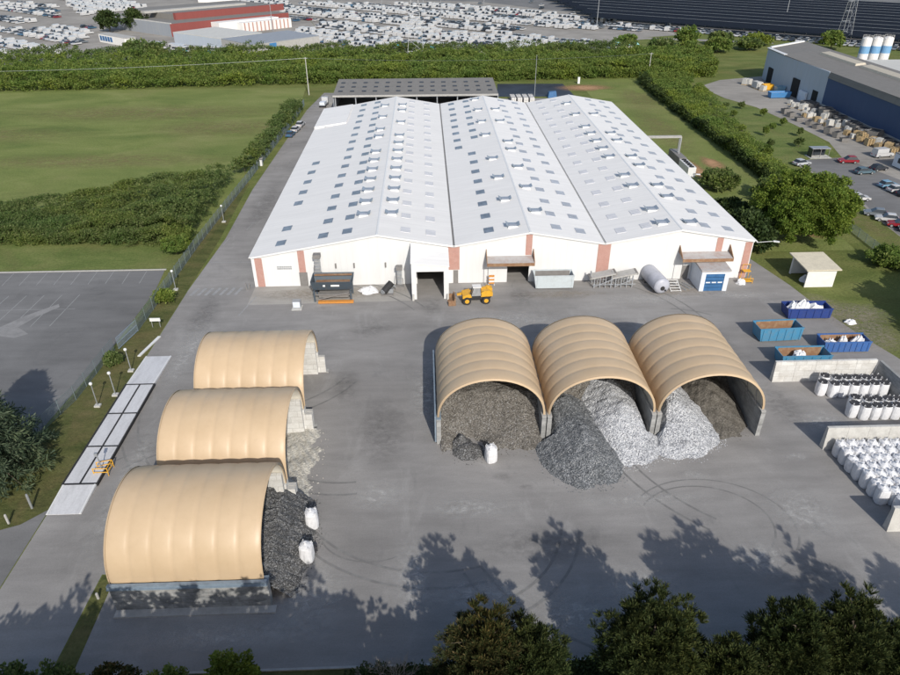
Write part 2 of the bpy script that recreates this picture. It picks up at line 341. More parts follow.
# ------------------------------------------------------------------ mesh helpers
class MB:
    """collects faces in world coordinates; build() links ONE mesh object whose origin is `org`"""
    def __init__(self): self.v = []; self.f = []; self.mi = []
    def add(self, vs, fs, mi=0):
        o = len(self.v); self.v += [tuple(p) for p in vs]
        for f in fs: self.f.append(tuple(i + o for i in f)); self.mi.append(mi)
        return self
    def box(self, x0, y0, z0, x1, y1, z1, mi=0):
        return self.add([(x0, y0, z0), (x1, y0, z0), (x1, y1, z0), (x0, y1, z0), (x0, y0, z1), (x1, y0, z1), (x1, y1, z1), (x0, y1, z1)],
                        [(0, 3, 2, 1), (4, 5, 6, 7), (0, 1, 5, 4), (1, 2, 6, 5), (2, 3, 7, 6), (3, 0, 4, 7)], mi)
    def rbox(self, cx, cy, z0, lx, ly, h, rot=0.0, mi=0, taper=1.0):
        c, s = math.cos(rot), math.sin(rot); vs = []
        for k, z in ((1.0, z0), (taper, z0 + h)):
            for sx, sy in ((-1, -1), (1, -1), (1, 1), (-1, 1)):
                x, y = sx * lx / 2 * k, sy * ly / 2 * k
                vs.append((cx + x * c - y * s, cy + x * s + y * c, z))
        return self.add(vs, [(0, 3, 2, 1), (4, 5, 6, 7), (0, 1, 5, 4), (1, 2, 6, 5), (2, 3, 7, 6), (3, 0, 4, 7)], mi)
    def hexa(self, b, t, mi=0):
        return self.add(list(b) + list(t), [(0, 3, 2, 1), (4, 5, 6, 7), (0, 1, 5, 4), (1, 2, 6, 5), (2, 3, 7, 6), (3, 0, 4, 7)], mi)
    def poly(self, pts, mi=0): return self.add(pts, [tuple(range(len(pts)))], mi)
    def prism(self, pts, z0, z1, mi=0):
        n = len(pts); vs = [(x, y, z0) for x, y in pts] + [(x, y, z1) for x, y in pts]
        fs = [tuple(range(n - 1, -1, -1)), tuple(range(n, 2 * n))] + [(i, (i + 1) % n, (i + 1) % n + n, i + n) for i in range(n)]
        return self.add(vs, fs, mi)
    def extrude_y(self, pts, y0, y1, mi=0):      # pts (x, z)
        n = len(pts); vs = [(x, y0, z) for x, z in pts] + [(x, y1, z) for x, z in pts]
        fs = [tuple(range(n)), tuple(range(2 * n - 1, n - 1, -1))] + [(i, i + n, (i + 1) % n + n, (i + 1) % n) for i in range(n)]
        return self.add(vs, fs, mi)
    def tube(self, p0, p1, r0, r1=None, n=6, mi=0, cap=True):
        r1 = r0 if r1 is None else r1
        a = Vector(p0); b = Vector(p1); d = (b - a)
        if d.length < 1e-6: return self
        d.normalize(); u = d.orthogonal().normalized(); w = d.cross(u); vs = []
        for c, r in ((a, r0), (b, r1)):
            for i in range(n):
                t = 2 * PI * i / n; vs.append(c + u * (r * math.cos(t)) + w * (r * math.sin(t)))
        fs = [(i, (i + 1) % n, (i + 1) % n + n, i + n) for i in range(n)]
        if cap: fs += [tuple(range(n - 1, -1, -1)), tuple(range(n, 2 * n))]
        return self.add(vs, fs, mi)
    def lathe(self, cx, cy, prof, n=12, mi=0, sq=2.0):   # prof (r, z); sq>2 squares the ring
        vs = []
        for r, z in prof:
            for i in range(n):
                t = 2 * PI * (i + 0.5) / n; c, s = math.cos(t), math.sin(t)
                k = (abs(c) ** sq + abs(s) ** sq) ** (-1 / sq)
                vs.append((cx + r * k * c, cy + r * k * s, z))
        fs = []
        for j in range(len(prof) - 1):
            fs += [(j * n + i, j * n + (i + 1) % n, (j + 1) * n + (i + 1) % n, (j + 1) * n + i) for i in range(n)]
        fs += [tuple(range(n - 1, -1, -1)), tuple(range((len(prof) - 1) * n, len(prof) * n))]
        return self.add(vs, fs, mi)
    def build(self, name, mats, parent=None, org=None, smooth=False, rotz=0.0):
        if not isinstance(mats, (list, tuple)): mats = [mats]
        ox, oy, oz = org if org is not None else ((0, 0, 0))
        me = bpy.data.meshes.new(name)
        me.from_pydata([(x - ox, y - oy, z - oz) for x, y, z in self.v], [], self.f)
        for m in mats: me.materials.append(m)
        if len(mats) > 1: me.polygons.foreach_set("material_index", self.mi)
        if smooth: me.polygons.foreach_set("use_smooth", [True] * len(self.f))
        me.update()
        o = bpy.data.objects.new(name, me); COL.objects.link(o)
        if parent is not None: o.parent = parent
        else: o.location = (ox, oy, oz)
        o.rotation_euler = (0, 0, rotz)
        return o

def npmesh(name, verts, nper, mats, parent=None, org=(0, 0, 0), mi=None):
    """verts (N*nper,3) numpy -> mesh with N faces of nper corners"""
    verts = np.asarray(verts, np.float32).reshape(-1, 3) - np.asarray(org, np.float32)
    nf = len(verts) // nper
    me = bpy.data.meshes.new(name)
    me.vertices.add(len(verts)); me.vertices.foreach_set("co", verts.ravel())
    me.loops.add(len(verts)); me.loops.foreach_set("vertex_index", np.arange(len(verts), dtype=np.int32))
    me.polygons.add(nf); me.polygons.foreach_set("loop_start", np.arange(nf, dtype=np.int32) * nper)
    me.polygons.foreach_set("loop_total", np.full(nf, nper, np.int32))
    if not isinstance(mats, (list, tuple)): mats = [mats]
    for m in mats: me.materials.append(m)
    if mi is not None: me.polygons.foreach_set("material_index", np.asarray(mi, np.int32))
    me.update(calc_edges=True); me.validate()
    o = bpy.data.objects.new(name, me); COL.objects.link(o)
    if parent is not None: o.parent = parent
    else: o.location = org
    return o

def tag(o, label=None, cat=None, group=None, kind=None):
    if label: o["label"] = label
    if cat: o["category"] = cat
    if group: o["group"] = group
    if kind: o["kind"] = kind
    return o
def empty(name, loc, label, cat, group=None, rotz=0.0):
    o = bpy.data.objects.new(name, None); COL.objects.link(o); o.location = loc; o.rotation_euler = (0, 0, rotz)
    o.empty_display_size = 0.3
    return tag(o, label, cat, group)
def dup(o, loc=None, rotz=None, label=None, group=None, parent=None):
    c = o.copy(); COL.objects.link(c)
    if parent is not None: c.parent = parent
    else:
        if loc is not None: c.location = loc
        if rotz is not None: c.rotation_euler = (0, 0, rotz)
        if label: c["label"] = label
        if group: c["group"] = group
    for ch in list(o.children): dup(ch, parent=c)
    return c
def struct(mb, name, mat, smooth=False):
    return tag(mb.build(name, mat, smooth=smooth), kind="structure")

def unit(v): return v / np.maximum(np.linalg.norm(v, axis=-1, keepdims=True), 1e-9)
def leaf_quads(P, D, L, W):
    """rhombic leaves: base P, direction D, length L, width W -> (4N,3)"""
    D = unit(D); R = RNG.normal(size=D.shape); S = unit(np.cross(D, R))
    L = np.asarray(L)[:, None]; W = np.asarray(W)[:, None]
    q = np.stack([P, P + D * L * .5 + S * W * .5, P + D * L, P + D * L * .5 - S * W * .5], 1)
    return q.reshape(-1, 3)

# ------------------------------------------------------------------ ground and paving
def sheet(name, pts, z, mat): return struct(MB().poly([(x, y, z) for x, y in pts]), name, mat)
def strips(name, segs, z, mat):
    b = MB()
    for x0, y0, x1, y1, w in segs:
        d = Vector((x1 - x0, y1 - y0, 0)); nrm = Vector((-d.y, d.x, 0)).normalized() * (w / 2)
        b.poly([(x0 - nrm.x, y0 - nrm.y, z), (x1 - nrm.x, y1 - nrm.y, z), (x1 + nrm.x, y1 + nrm.y, z), (x0 + nrm.x, y0 + nrm.y, z)])
    return struct(b, name, mat)

sheet("ground", [(-1500, -400), (1500, -400), (1500, 2500), (-1500, 2500)], -0.02, M['grass'])
sheet("field", [(-300, 45), (-22.6, 17.5), (-21.2, 50), (-19.4, 121), (-22, 155), (-300, 155)], -0.012, M['field'])
sheet("lawn", [(-120, 7.6), (-23, 7.6), (-22.4, 17.2), (-120, 26)], -0.008, M['lawn'])
sheet("verge", [(-24, -60), (-18.62, -56), (-18.62, 0), (-18.6, 20), (-19.9, 52), (-21, 52), (-22.4, 17), (-23.6, -15), (-25, -37), (-40, -40), (-40, -48)], -0.004, M['verge'])
sheet("side_lawn", [(112, 165), (98, 165), (98.2, 60), (108, 61.5), (113, 64), (122, 65.5), (125.8, 80), (125, 98), (123, 118), (117.8, 131), (117, 142), (118, 152)], -0.008, M['lawn'])
sheet("side_lawn", [(74.2, 97), (74.2, 10), (96, 10), (98, 40), (97.9, 165), (76, 165)], -0.008, M['field'])
sheet("yard", [(-18.5, -90), (-10.4, -90), (-10.4, -66.9), (-10.1, -57), (-8.8, -57), (-8.6, -66.8), (83.2, -67), (82.8, -25.3), (80.8, -18.7),
               (78.9, -9.8), (78, -3), (75.4, 8.7), (74, 12), (74, 134), (43, 134), (43, 140), (-14.5, 146), (-16.9, 121), (-18.3, 47), (-17.6, 20), (-18.5, -1)], 0.0, M['yard'])
sheet("bottom_verge", [(-10.3, -90), (-10.3, -67), (-10.0, -57.1), (-8.9, -57.1), (-8.5, -66.9), (110, -67.1), (110, -90)], -0.004, M['verge'])
sheet("driveway", [(-18.6, -48.6), (-20.5, -50.6), (-34, -56), (-34, -90), (-18.6, -90)], 0.002, M['park'])
sheet("car_park", [(-24.6, 6.8), (-23.7, -1), (-24, -18.5), (-25.4, -36), (-120, -45), (-120, 7.4)], 0.0, M['park'])
sheet("front_apron", [(-8, -6.2), (17, -5.8), (17, -0.02), (-8, -0.02)], 0.004, M['apron'])
# kerbs
b = MB(); b.box(-120, 6.9, -0.02, -24.4, 7.15, 0.12); b.box(-83, -0, -0.1, -82.9, 0.1, -0.05)
struct(b, "kerb", M['kerb'])
b = MB(); b.box(-8.5, -67.05, -0.02, 83.2, -66.85, 0.12); struct(b, "kerb", M['kerb'])
# painted markings
seg = []
for i in range(17):
    x = -27.2 - i * 2.75
    seg.append((x, 2.0, x - 0.35, 6.6, 0.1))
    if i > 2: seg += [(x, -11.5, x + 0.1, -6.4, 0.1), (x + .1, -6.2, x + 0.2, -1.6, 0.1)]
    if i > 4: seg += [(x, -30, x + 0.1, -25.2, 0.1), (x + .1, -25, x + 0.2, -20.6, 0.1)]
seg += [(-120, -6.3, -34, -6.3, 0.09)]
strips("parking_markings", seg, 0.005, M['paint'])
seg = [(-17.6 + i * 1.15, -2.7, -17.0 + i * 1.15, -0.2, 0.5) for i in range(7)]
seg += [(-17.6, 9.6, -8.4, 9.4, 0.16), (-8.6, -9.6, -7.2, -3.4, 0.2), (-14.6, 24, -14.1, 28, 0.1), (-17.3, 17, -16.9, 20.6, 0.12)]
strips("road_markings", seg, 0.005, M['paint'])
# tyre marks: circles left by turning trucks
b = MB()
ARCZ = [0.005]
def arc(cx, cy, r, a0, a1, w=0.22, n=48, sq=0.8):
    ARCZ[0] += 0.0004
    for i in range(n):
        t0 = math.radians(a0 + (a1 - a0) * i / n); t1 = math.radians(a0 + (a1 - a0) * (i + 1) / n)
        p = [(cx + (r + s) * math.cos(t), cy + sq * (r + s) * math.sin(t), ARCZ[0]) for s, t in ((-w / 2, t0), (w / 2, t0), (w / 2, t1), (-w / 2, t1))]
        b.poly(p)
arc(46.6, -53, 6.4, -80, 150, 0.2); arc(47.2, -53.2, 7.9, -60, 140, 0.2); arc(14, -52.5, 5, 200, 300, 0.18)
rr = random.Random(3)
for i in range(16):
    x, y = rr.uniform(-5, 60), rr.uniform(-58, -14); r_ = rr.uniform(6, 22); a0 = rr.uniform(0, 360); a1 = a0 + rr.uniform(25, 80)
    for q in (0, 1.75): arc(x, y, r_ + q, a0, a1, .25, 24, 1)
struct(b, "tyre_marks", M['tyre'])
b = MB(); pts = [(-46.2, -13.4), (-43.2, -12.6), (-40.6, -8.3), (-37.2, -4.6), (-36.6, -5.6), (-38.9, -9.0), (-39.9, -11.6), (-37.5, -13.6), (-39, -14.6), (-42, -13.9)]
b.poly([(x, y, 0.006) for x, y in pts]); struct(b, "repair_patch", M['patch'])
# pale dust smears in front of the tree line and below the white heap
def blob(name, cx, cy, rx, ry, mat, z=0.007, n=40, rough=0.25, seed=0):
    rr = random.Random(seed); ph = [rr.uniform(0, 6.28) for _ in range(6)]
    b = MB(); pts = []
    for i in range(n):
        t = 2 * PI * i / n
        k = 1 + rough * sum(math.sin((j + 2) * t + ph[j]) / (j + 1.5) for j in range(6))
        pts.append((cx + rx * k * math.cos(t), cy + ry * k * math.sin(t), z))
    b.poly(pts); return struct(b, name, mat)
z_ = 0.022
for i, (x, y, rx, ry) in enumerate([(47.6, -46.3, 2.4, 1.0), (60.0, -43.8, 2.0, 1.0), (53, -6.8, 9, 2.0), (68.5, -6.0, 6, 1.8), (2, -63.5, 9, 2.2), (9, -60, 5, 5), (18, -58.5, 3, 6), (24, -60.5, 6, 3), (31.5, -62.5, 4, 3.5),
                                    (38, -61, 5, 4), (50, -57.5, 4, 3), (14, -48, 4, 3), (24, -50, 7, 2), (42, -49.5, 9, 1.6), (57, -52, 5, 5), (-12.5, -45, 2, 14), (-13.5, -20, 2, 14), (33, -12, 12, 3), (66, -38, 4, 3), (20, -30, 4, 10)]):
    z_ += .0006; blob("dust_smear", x, y, rx, ry, M['d_dust'], z_, seed=i)
for i, (x, y, rx, ry) in enumerate([(4, -3.2, 12, 3.0), (60, -4, 9, 2.6), (40, -4.5, 10, 2), (80, -12, 4, 7), (83, -19, 5, 7), (84, -13, 5, 5)]):
    z_ += .0006; blob("tan_dirt", x, y, rx, ry, M['d_tan'], z_, seed=60 + i)
for i, (x, y, rx, ry) in enumerate([(27.3, -45.7, 1.4, .7), (29.7, -47.4, 0.9, 0.6), (34, -5, 2.4, 4.5), (20.2, -7.5, 2.5, 3.5), (12, -14, 5, 3), (26, -18, 7, 3), (46, -15, 8, 3), (60, -20, 4, 6), (62, -34, 3, 6), (14, -38, 4, 8), (-14, -10, 3, 8), (-14, 40, 3, 18), (30, -55, 8, 3), (9, -28, 2.5, 5), (54, -60, 6, 3)]):
    z_ += .0006; blob("oil_stain", x, y, rx, ry, M['d_oil'], z_, seed=20 + i)
for i, (x, y, rx, ry) in enumerate([(88.8, 60.5, 3.2, 6.5), (83.4, 57, 2.2, 11), (75.5, 150, 11, 7), (92, 20, 7, 5)]):
    blob("bare_soil", x, y, rx, ry, M['d_soil'], 0.004 + .001 * i, seed=30 + i)
# right-hand car park and works yard
sheet("right_road", [(106.4, 5), (108, 22), (110.8, 41), (108.4, 60.7), (114, 63.5), (122.5, 64.6), (126.3, 78.3), (125.5, 97.1), (123.6, 118), (118.6, 131), (117.6, 140.6), (119.2, 152.2), (128, 160.7), (150, 168), (240, 168), (240, -30), (104, -30)], -0.004, M['lot'])
sheet("right_car_park", [(106.6, 5), (108.2, 22), (112, 41), (108.6, 60.4), (114, 63.2), (122.4, 64.3), (126.5, 48), (140, 5)], 0.001, M['park'])
blob("dry_grass_strip", 104.6, 22, 4.0, 20, M['d_dry'], 0.009, seed=44)
for i, (x, y, rx, ry) in enumerate([(-70, 120, 60, 12), (-60, 70, 40, 9), (-110, 95, 50, 14), (-40, 100, 25, 16), (86, 90, 8, 30), (90, 130, 8, 20), (-21.4, -25, 2.4, 16), (-21.5, 30, 1.6, 25)]):
    blob("dry_grass_patch", x, y, rx, ry, M['d_dry'], 0.01 + .001 * i, seed=70 + i)
# far lots
LOTC = [(-69, 236), (-20, 232), (30, 226), (100, 232), (106, 250), (130, 268), (168, 281), (142, 320), (120, 370), (60, 450), (-60, 480), (-85, 440), (-55, 380), (-40, 320)]
sheet("vehicle_lot", LOTC, -0.008, M['lot'])
sheet("vehicle_lot", [(-40.2, 319.8), (-55.2, 380), (-85.2, 440), (-60.2, 480), (-60, 560), (-420, 560), (-420, 340), (-190, 232), (-150, 205), (-69.2, 210), (-69.2, 236)], -0.006, M['lot'])
sheet("carport_lot", [(168.2, 281), (142.2, 320), (120.2, 370), (60.2, 450), (-60, 480.5), (-59, 700), (420, 700), (520, 260), (238, 222)], -0.004, M['park'])
sheet("service_road", [(104, 251), (130, 262), (185, 244), (187, 250), (131, 268), (104, 258)], 0.0, M['lot'])
sheet("pond", [(44, 137), (70, 136), (69.5, 157), (46, 158)], 0.002, M['liner'])
sheet("pale_slab", [(-14.2, 128), (-7.6, 127.5), (-8, 141), (-13.8, 143)], 0.004, M['apron'])

# ------------------------------------------------------------------ main warehouse
HE, HR, LEN, WL = 6.53, 8.6, 97.4, 8.0
SL = (HR - HE) / 12.0
def roofz(x):
    if x < 0: return HE + SL * x
    k = x % 24.0
    return HR - SL * abs(k - 12.0) if x < 72 else HE
ware = empty("warehouse", (32, 48, 0), "huge white triple-gabled warehouse with rows of skylights and faded red wall panels", "warehouse")
ORG = (32, 48, 0)
# front wall with real openings
holes = [(-0.75, 0.55, 0, 2.4), (18.1, 22.3, 0, 4.6), (23.9, 24.7, 0, 2.3), (32.6, 36.1, 0, 4.0), (61.1, 62.3, 0, 2.4)]
xs = sorted(set([-8, 0, 12, 24, 36, 48, 60, 72] + [h[0] for h in holes] + [h[1] for h in holes]))
b = MB()
for x0, x1 in zip(xs[:-1], xs[1:]):
    zb = 0.0
    for h in holes:
        if h[0] <= x0 and x1 <= h[1]: zb = h[3]
    t0, t1 = roofz(x0) - 0.02, (roofz(x1) - 0.02 if x1 not in (0,) else HE - 0.02)
    b.extrude_y([(x0, zb), (x1, zb), (x1, t1), (x0, t0)], 0.0, 0.22)
b.build("front_wall", M['clad'], ware, ORG)
b = MB()
b.box(-8, 0.22, 0, -7.8, LEN, roofz(-8) - 0.02); b.build("side_wall", M['clad'], ware, ORG)
b = MB(); b.box(71.8, 0.22, 0, 72, LEN, HE - 0.02); b.build("side_wall", M['clad'], ware, ORG)
b = MB()
for x0, x1 in zip([-8, 0, 12, 24, 36, 48, 60], [0, 12, 24, 36, 48, 60, 72]):
    b.extrude_y([(x0, 0), (x1, 0), (x1, roofz(x1) - 0.02), (x0, roofz(x0) - 0.02)], LEN, LEN + 0.2)
b.build("rear_wall", M['clad'], ware, ORG)
# roofs, one per bay, and the lean-to strip
def slope(b, x0, x1, y0, y1, lift=0.0, t=0.12):
    z0, z1 = roofz(x0) + lift, roofz(x1) + lift
    b.hexa([(x0, y0, z0), (x1, y0, z1), (x1, y1, z1), (x0, y1, z0)], [(x0, y0, z0 + t), (x1, y0, z1 + t), (x1, y1, z1 + t), (x0, y1, z0 + t)])
for k in range(3):
    b = MB(); slope(b, 24 * k + (0.0 if k == 0 else 0.16), 24 * k + 12, -0.25, LEN + 0.3)
    b.build("roof", M['roof'], ware, ORG)
    b = MB(); slope(b, 24 * k + 12, 24 * k + 23.84 if k < 2 else 72.25, -0.25, LEN + 0.3)
    # the last slope runs past the wall as a short eave
    b.build("roof", M['roof2'] if k else M['roof'], ware, ORG)  # east slopes after the first bay carry painted-in sun brightness
    b = MB(); zc = HR + 0.12
    b.hexa([(24 * k + 11.8, -0.27, zc - .034), (24 * k + 12.2, -0.27, zc - .034), (24 * k + 12.2, LEN + .32, zc - .034), (24 * k + 11.8, LEN + .32, zc - .034)],
           [(24 * k + 11.9, -0.27, zc + .04), (24 * k + 12.1, -0.27, zc + .04), (24 * k + 12.1, LEN + .32, zc + .04), (24 * k + 11.9, LEN + .32, zc + .04)])
    b.build("ridge_cap", M['trim'], ware, ORG)
b = MB(); slope(b, -8.3, -0.003, -0.25, LEN - 20); b.build("lean_to_roof", M['roof'], ware, ORG)
b = MB(); b.hexa([(-8.2, LEN - 19.99, 4.9), (-0.01, LEN - 19.99, 6.4), (-0.01, LEN, 6.4), (-8.2, LEN, 4.9)], [(-8.2, LEN - 19.99, 5.75), (-0.01, LEN - 19.99, 6.9), (-0.01, LEN, 6.9), (-8.2, LEN, 5.75)])
ann = b.build("annex_roof", M['roof2'], ware, ORG)
b = MB()
for i in range(6): b.box(-5.6 + i * .62, LEN - 20.06, 5.3, -5.1 + i * .62, LEN - 20.0, 5.95)
b.build("louvre", M['steel'], ann, None) if False else b.build("louvre", M['steel'], ware, ORG)
for x in (24, 48):
    b = MB(); b.box(x - 0.155, -0.3, HE - 0.1, x + 0.155, LEN + .2, HE + 0.03); b.build("gutter", M['gutter'] if x == 24 else M['kerb'], ware, ORG)
b = MB(); b.box(72.26, -0.3, HE - 0.12, 72.42, LEN + .2, HE + 0.03); b.build("gutter", M['trim'], ware, ORG)
# verge trim along the gable tops
for x0, x1 in ((-8, 0), (0, 12), (12, 24), (24, 36), (36, 48), (48, 60), (60, 72)):
    b = MB(); z0, z1 = roofz(x0), roofz(x1)
    if x1 == 0: z1 = HE
    b.hexa([(x0, -0.29, z0 - .16), (x1, -0.29, z1 - .16), (x1, -0.252, z1 - .16), (x0, -0.252, z0 - .16)], [(x0, -0.29, z0 + .13), (x1, -0.29, z1 + .13), (x1, -0.252, z1 + .13), (x0, -0.252, z0 + .13)])
    b.build("verge_trim", M['trim'], ware, ORG)
# faded red panels
for x0, x1, z0, z1 in ((-7.5, -6.35, 0, None), (-0.65, 0.4, 2.42, None), (23.05, 24.9, 2.4, None), (35.4, 36.4, 4.75, None), (47.0, 49.0, 0, None), (66.0, 67.0, 4.6, None), (70.7, 71.85, 0, None)):
    b = MB(); t0 = min(roofz(x0), roofz(x1)) - 0.25
    b.box(x0, -0.06, z0, x1, -0.004, t0 if z1 is None else z1); b.build("red_panel", M['red'], ware, ORG)
b = MB(); b.box(-8, -0.05, 0, -7.75, 0.0, 5.0); b.build("corner_trim", M['trim'], ware, ORG)
b = MB()
for z in (3.0, 3.32): 
    for i in range(9): b.box(-4.1 + i * 0.26, -0.05, z, -3.9 + i * .26, -0.004, z + 0.22)
b.build("wall_grille", M['steel'], ware, ORG)
for x in (5.1, 8.0, 13.0):
    b = MB(); b.box(x, -0.25, 3.1, x + 0.22, -0.004, 3.9); b.build("wall_fitting", M['gutter'], ware, ORG)
for x0, x1, z1 in ((-0.72, 0.52, 2.38), (23.9, 24.7, 2.28), (61.1, 62.3, 2.38)):
    b = MB(); b.box(x0 + .02, 0.06, 0, x1 - .02, 0.12, z1); b.build("door", M['gutter'], ware, ORG)
# loading porch
b = MB()
b.box(17.3, -5.4, 0, 18.05, -4.9, 4.7); b.box(22.25, -5.4, 0, 23.0, -4.9, 4.7)                       # jambs
b.hexa([(17.3, -5.4, 4.7), (23, -5.4, 4.7), (23, -4.9, 4.7), (17.3, -4.9, 4.7)], [(17.3, -5.4, 6.1), (23, -5.4, 5.45), (23, -4.9, 5.45), (17.3, -4.9, 6.1)])
b.box(17.3, -4.9, 0, 17.5, -0.01, 4.7); b.box(22.8, -4.9, 0, 23.0, -0.01, 4.7)
b.hexa([(17.3, -4.9, 4.7), (17.5, -4.9, 4.7), (17.5, -.01, 4.7), (17.3, -.01, 4.7)], [(17.3, -4.9, 6.08), (17.5, -4.9, 6.06), (17.5, -.01, 7.0), (17.3, -.01, 7.05)])
b.hexa([(22.8, -4.9, 4.7), (23, -4.9, 4.7), (23, -.01, 4.7), (22.8, -.01, 4.7)], [(22.8, -4.9, 5.45), (23, -4.9, 5.43), (23, -.01, 6.4), (22.8, -.01, 6.42)])
porch = b.build("loading_porch", M['trim'], ware, ORG)
b = MB(); b.hexa([(17.2, -5.5, 6.11), (23.1, -5.5, 5.46), (23.1, -.3, 6.25), (17.2, -.3, 7.2)], [(17.2, -5.5, 6.21), (23.1, -5.5, 5.56), (23.1, -.3, 6.35), (17.2, -.3, 7.3)])
b.build("porch_roof", M['roof2'], ware, ORG)
for x in (17.35, 22.7):
    b = MB(); b.box(x, -5.9, 0, x + 0.3, -5.6, 1.0); b.build("porch_bollard", M['concrete'], ware, ORG)
# canopies
for x0, x1, z in ((29.2, 36.6, 4.35), (60.2, 68.2, 4.5)):
    b = MB(); b.hexa([(x0, -2.2, z - .35), (x1, -2.2, z - .35), (x1, -.01, z - .05), (x0, -.01, z - .05)], [(x0, -2.2, z), (x1, -2.2, z), (x1, -.01, z + .3), (x0, -.01, z + .3)])
    b.box(x0 - .06, -2.26, z - .5, x1 + .06, -2.205, z + .02, 1)
    for x in (x0 - .1, x1):
        b.add([(x, -2.2, z), (x, -.01, z + .3), (x, -.01, z + 1.5), (x + .1, -2.2, z), (x + .1, -.01, z + .3), (x + .1, -.01, z + 1.5)], [(0, 1, 2), (5, 4, 3), (0, 3, 4, 1), (1, 4, 5, 2), (2, 5, 3, 0)], 1)
    b.build("canopy", [M['rusty_white'], M['rust']], ware, ORG)
    b = MB(); b.tube((x0 + .1, -2.1, 0), (x0 + .1, -2.1, z - .36), 0.06); b.build("canopy_post", M['gutter'], ware, ORG)
# booth with blue sectional door
b = MB(); b.box(62.6, -4.6, 0, 62.85, -.05, 3.4); b.box(66.75, -4.6, 0, 67.0, -.05, 3.4); b.box(62.85, -4.6, 3.0, 66.75, -4.35, 3.4)
b.box(62.85, -4.6, 0, 63.3, -4.4, 3.0); b.box(66.3, -4.6, 0, 66.75, -4.4, 3.0)
b.build("booth", M['booth'], ware, ORG)
b = MB(); b.hexa([(62.45, -4.75, 3.41), (67.15, -4.75, 3.41), (67.15, -.3, 3.7), (62.45, -.3, 3.7)], [(62.45, -4.75, 3.65), (67.15, -4.75, 3.65), (67.15, -.3, 3.95), (62.45, -.3, 3.95)])
b.build("booth_roof", M['rusty_white'], ware, ORG)
b = MB()
for i in range(5):
    b.box(63.3, -4.5, 0.02 + i * .6, 66.3, -4.44, 0.56 + i * .6, 0)
    if i == 2:
        for j in range(3): b.box(63.5 + j * .95, -4.53, 1.4, 64.2 + j * .95, -4.505, 1.6, 1)
b.build("booth_door", [M['doorblue'], M['trim']], ware, ORG)
b = MB(); b.tube((72.4, -.2, 6.3), (74.6, -1.2, 6.9), .05); b.rbox(74.9, -1.35, 6.82, .9, .35, .15, -.4); b.build("floodlight", M['trim'], ware, ORG)
b = MB(); b.tube((72.4, 33, 6.3), (74.0, 32.6, 6.8), .05); b.rbox(74.2, 32.5, 6.75, .8, .35, .15, -.3); b.build("floodlight", M['trim'], ware, ORG)
# dull concrete interior seen through the doors
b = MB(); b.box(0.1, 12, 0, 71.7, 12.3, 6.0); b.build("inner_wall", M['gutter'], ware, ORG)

# skylights on the 6.07 m purlin grid
Y0, DY = 3.5, 6.07
def sky_mesh(s):
    b = MB(); sl = SL * s; n = 4; w, d, z0 = 0.78, 1.02, 0.122
    for i in range(n):
        y0 = -d + i * 2 * d / n
        b.hexa([(-w, y0, z0 - sl * w), (w, y0, z0 + sl * w), (w, y0 + 2 * d / n - .06, z0 + sl * w), (-w, y0 + 2 * d / n - .06, z0 - sl * w)],
               [(-w, y0, z0 + .07 - sl * w), (w, y0, z0 + .07 + sl * w), (w, y0 + 2 * d / n - .06, z0 + .07 + sl * w), (-w, y0 + 2 * d / n - .06, z0 + .07 - sl * w)])
    return b
rows = [(-3.7, +1, 'sky_dark', [0, 1, 3, 4, 5, 6, 7]), (3.2, 1, 'sky_dark', range(16)), (7.0, 1, 'sky_dark', range(16)),
        (16.4, -1, 'sky_pale', range(16)), (20.4, -1, 'sky_pale', range(16)),
        (27.1, 1, 'sky_dark', range(8, 16)), (29.7, 1, 'sky_dark', range(8)), (31.0, 1, 'sky_dark', range(9, 16, 1)),
        (40.7, -1, 'sky_mid', range(16)), (44.6, -1, 'sky_mid', range(16)),
        (51.3, 1, 'sky_pale', range(16)), (55.2, 1, 'sky_pale', range(16)),
        (64.9, -1, 'sky_mid', range(16)), (68.8, -1, 'sky_mid', range(16))]
allsk = []
for x, s, mt, idx in rows:
    for i in idx:
        allsk.append((Y0 + DY * i + random.uniform(-.12, .12), x + random.uniform(-.06, .06), s, mt))
allsk.sort()
skm = {}
rest = {'sky_dark': MB(), 'sky_mid': MB(), 'sky_pale': MB()}
restall = MB()
for n, (y, x, s, mt) in enumerate(allsk):
    z = roofz(x)
    if n < 100:
        key = (s, mt)
        if key not in skm:
            o = sky_mesh(s).build("skylight", M[mt], ware); skm[key] = o
        else:
            o = skm[key].copy(); COL.objects.link(o); o.parent = ware
        o.location = (x - 32, y - 48, z)
    else:
        t = sky_mesh(s); restall.add([(a + x, c + y, e + z) for a, c, e in t.v], t.f, ['sky_dark', 'sky_mid', 'sky_pale'].index(mt))
o = restall.build("skylight_rows", [M['sky_dark'], M['sky_mid'], M['sky_pale']], ware, ORG); o["kind"] = "stuff"
# smoke vents near each ridge: raised white kerb with two tilted flaps
def vent_mesh(s):
    b = MB(); sl = SL * s; w, d = 0.8, 0.9
    b.hexa([(-w, -d, .1 - sl * w), (w, -d, .1 + sl * w), (w, d, .1 + sl * w), (-w, d, .1 - sl * w)], [(-w * .92, -d * .92, .36), (w * .92, -d * .92, .36), (w * .92, d * .92, .36), (-w * .92, d * .92, .36)], 0)
    b.box(-w * .86, -d * .86, .36, w * .86, d * .86, .4, 1)
    for k in (-1, 1):
        b.hexa([(k * w * .85, -d * .9, .41), (k * w * .80, -d * .9, .41), (k * w * .80, d * .9, .41), (k * w * .85, d * .9, .41)][::k],
               [(k * w * 1.4, -d * .95, .62), (k * w * 1.36, -d * .95, .66), (k * w * 1.36, d * .95, .66), (k * w * 1.4, d * .95, .62)][::k], 1)
    b.box(-w * 0.8, -d * .8, .41, w * .8, -d * .1, .46, 2)
    return b
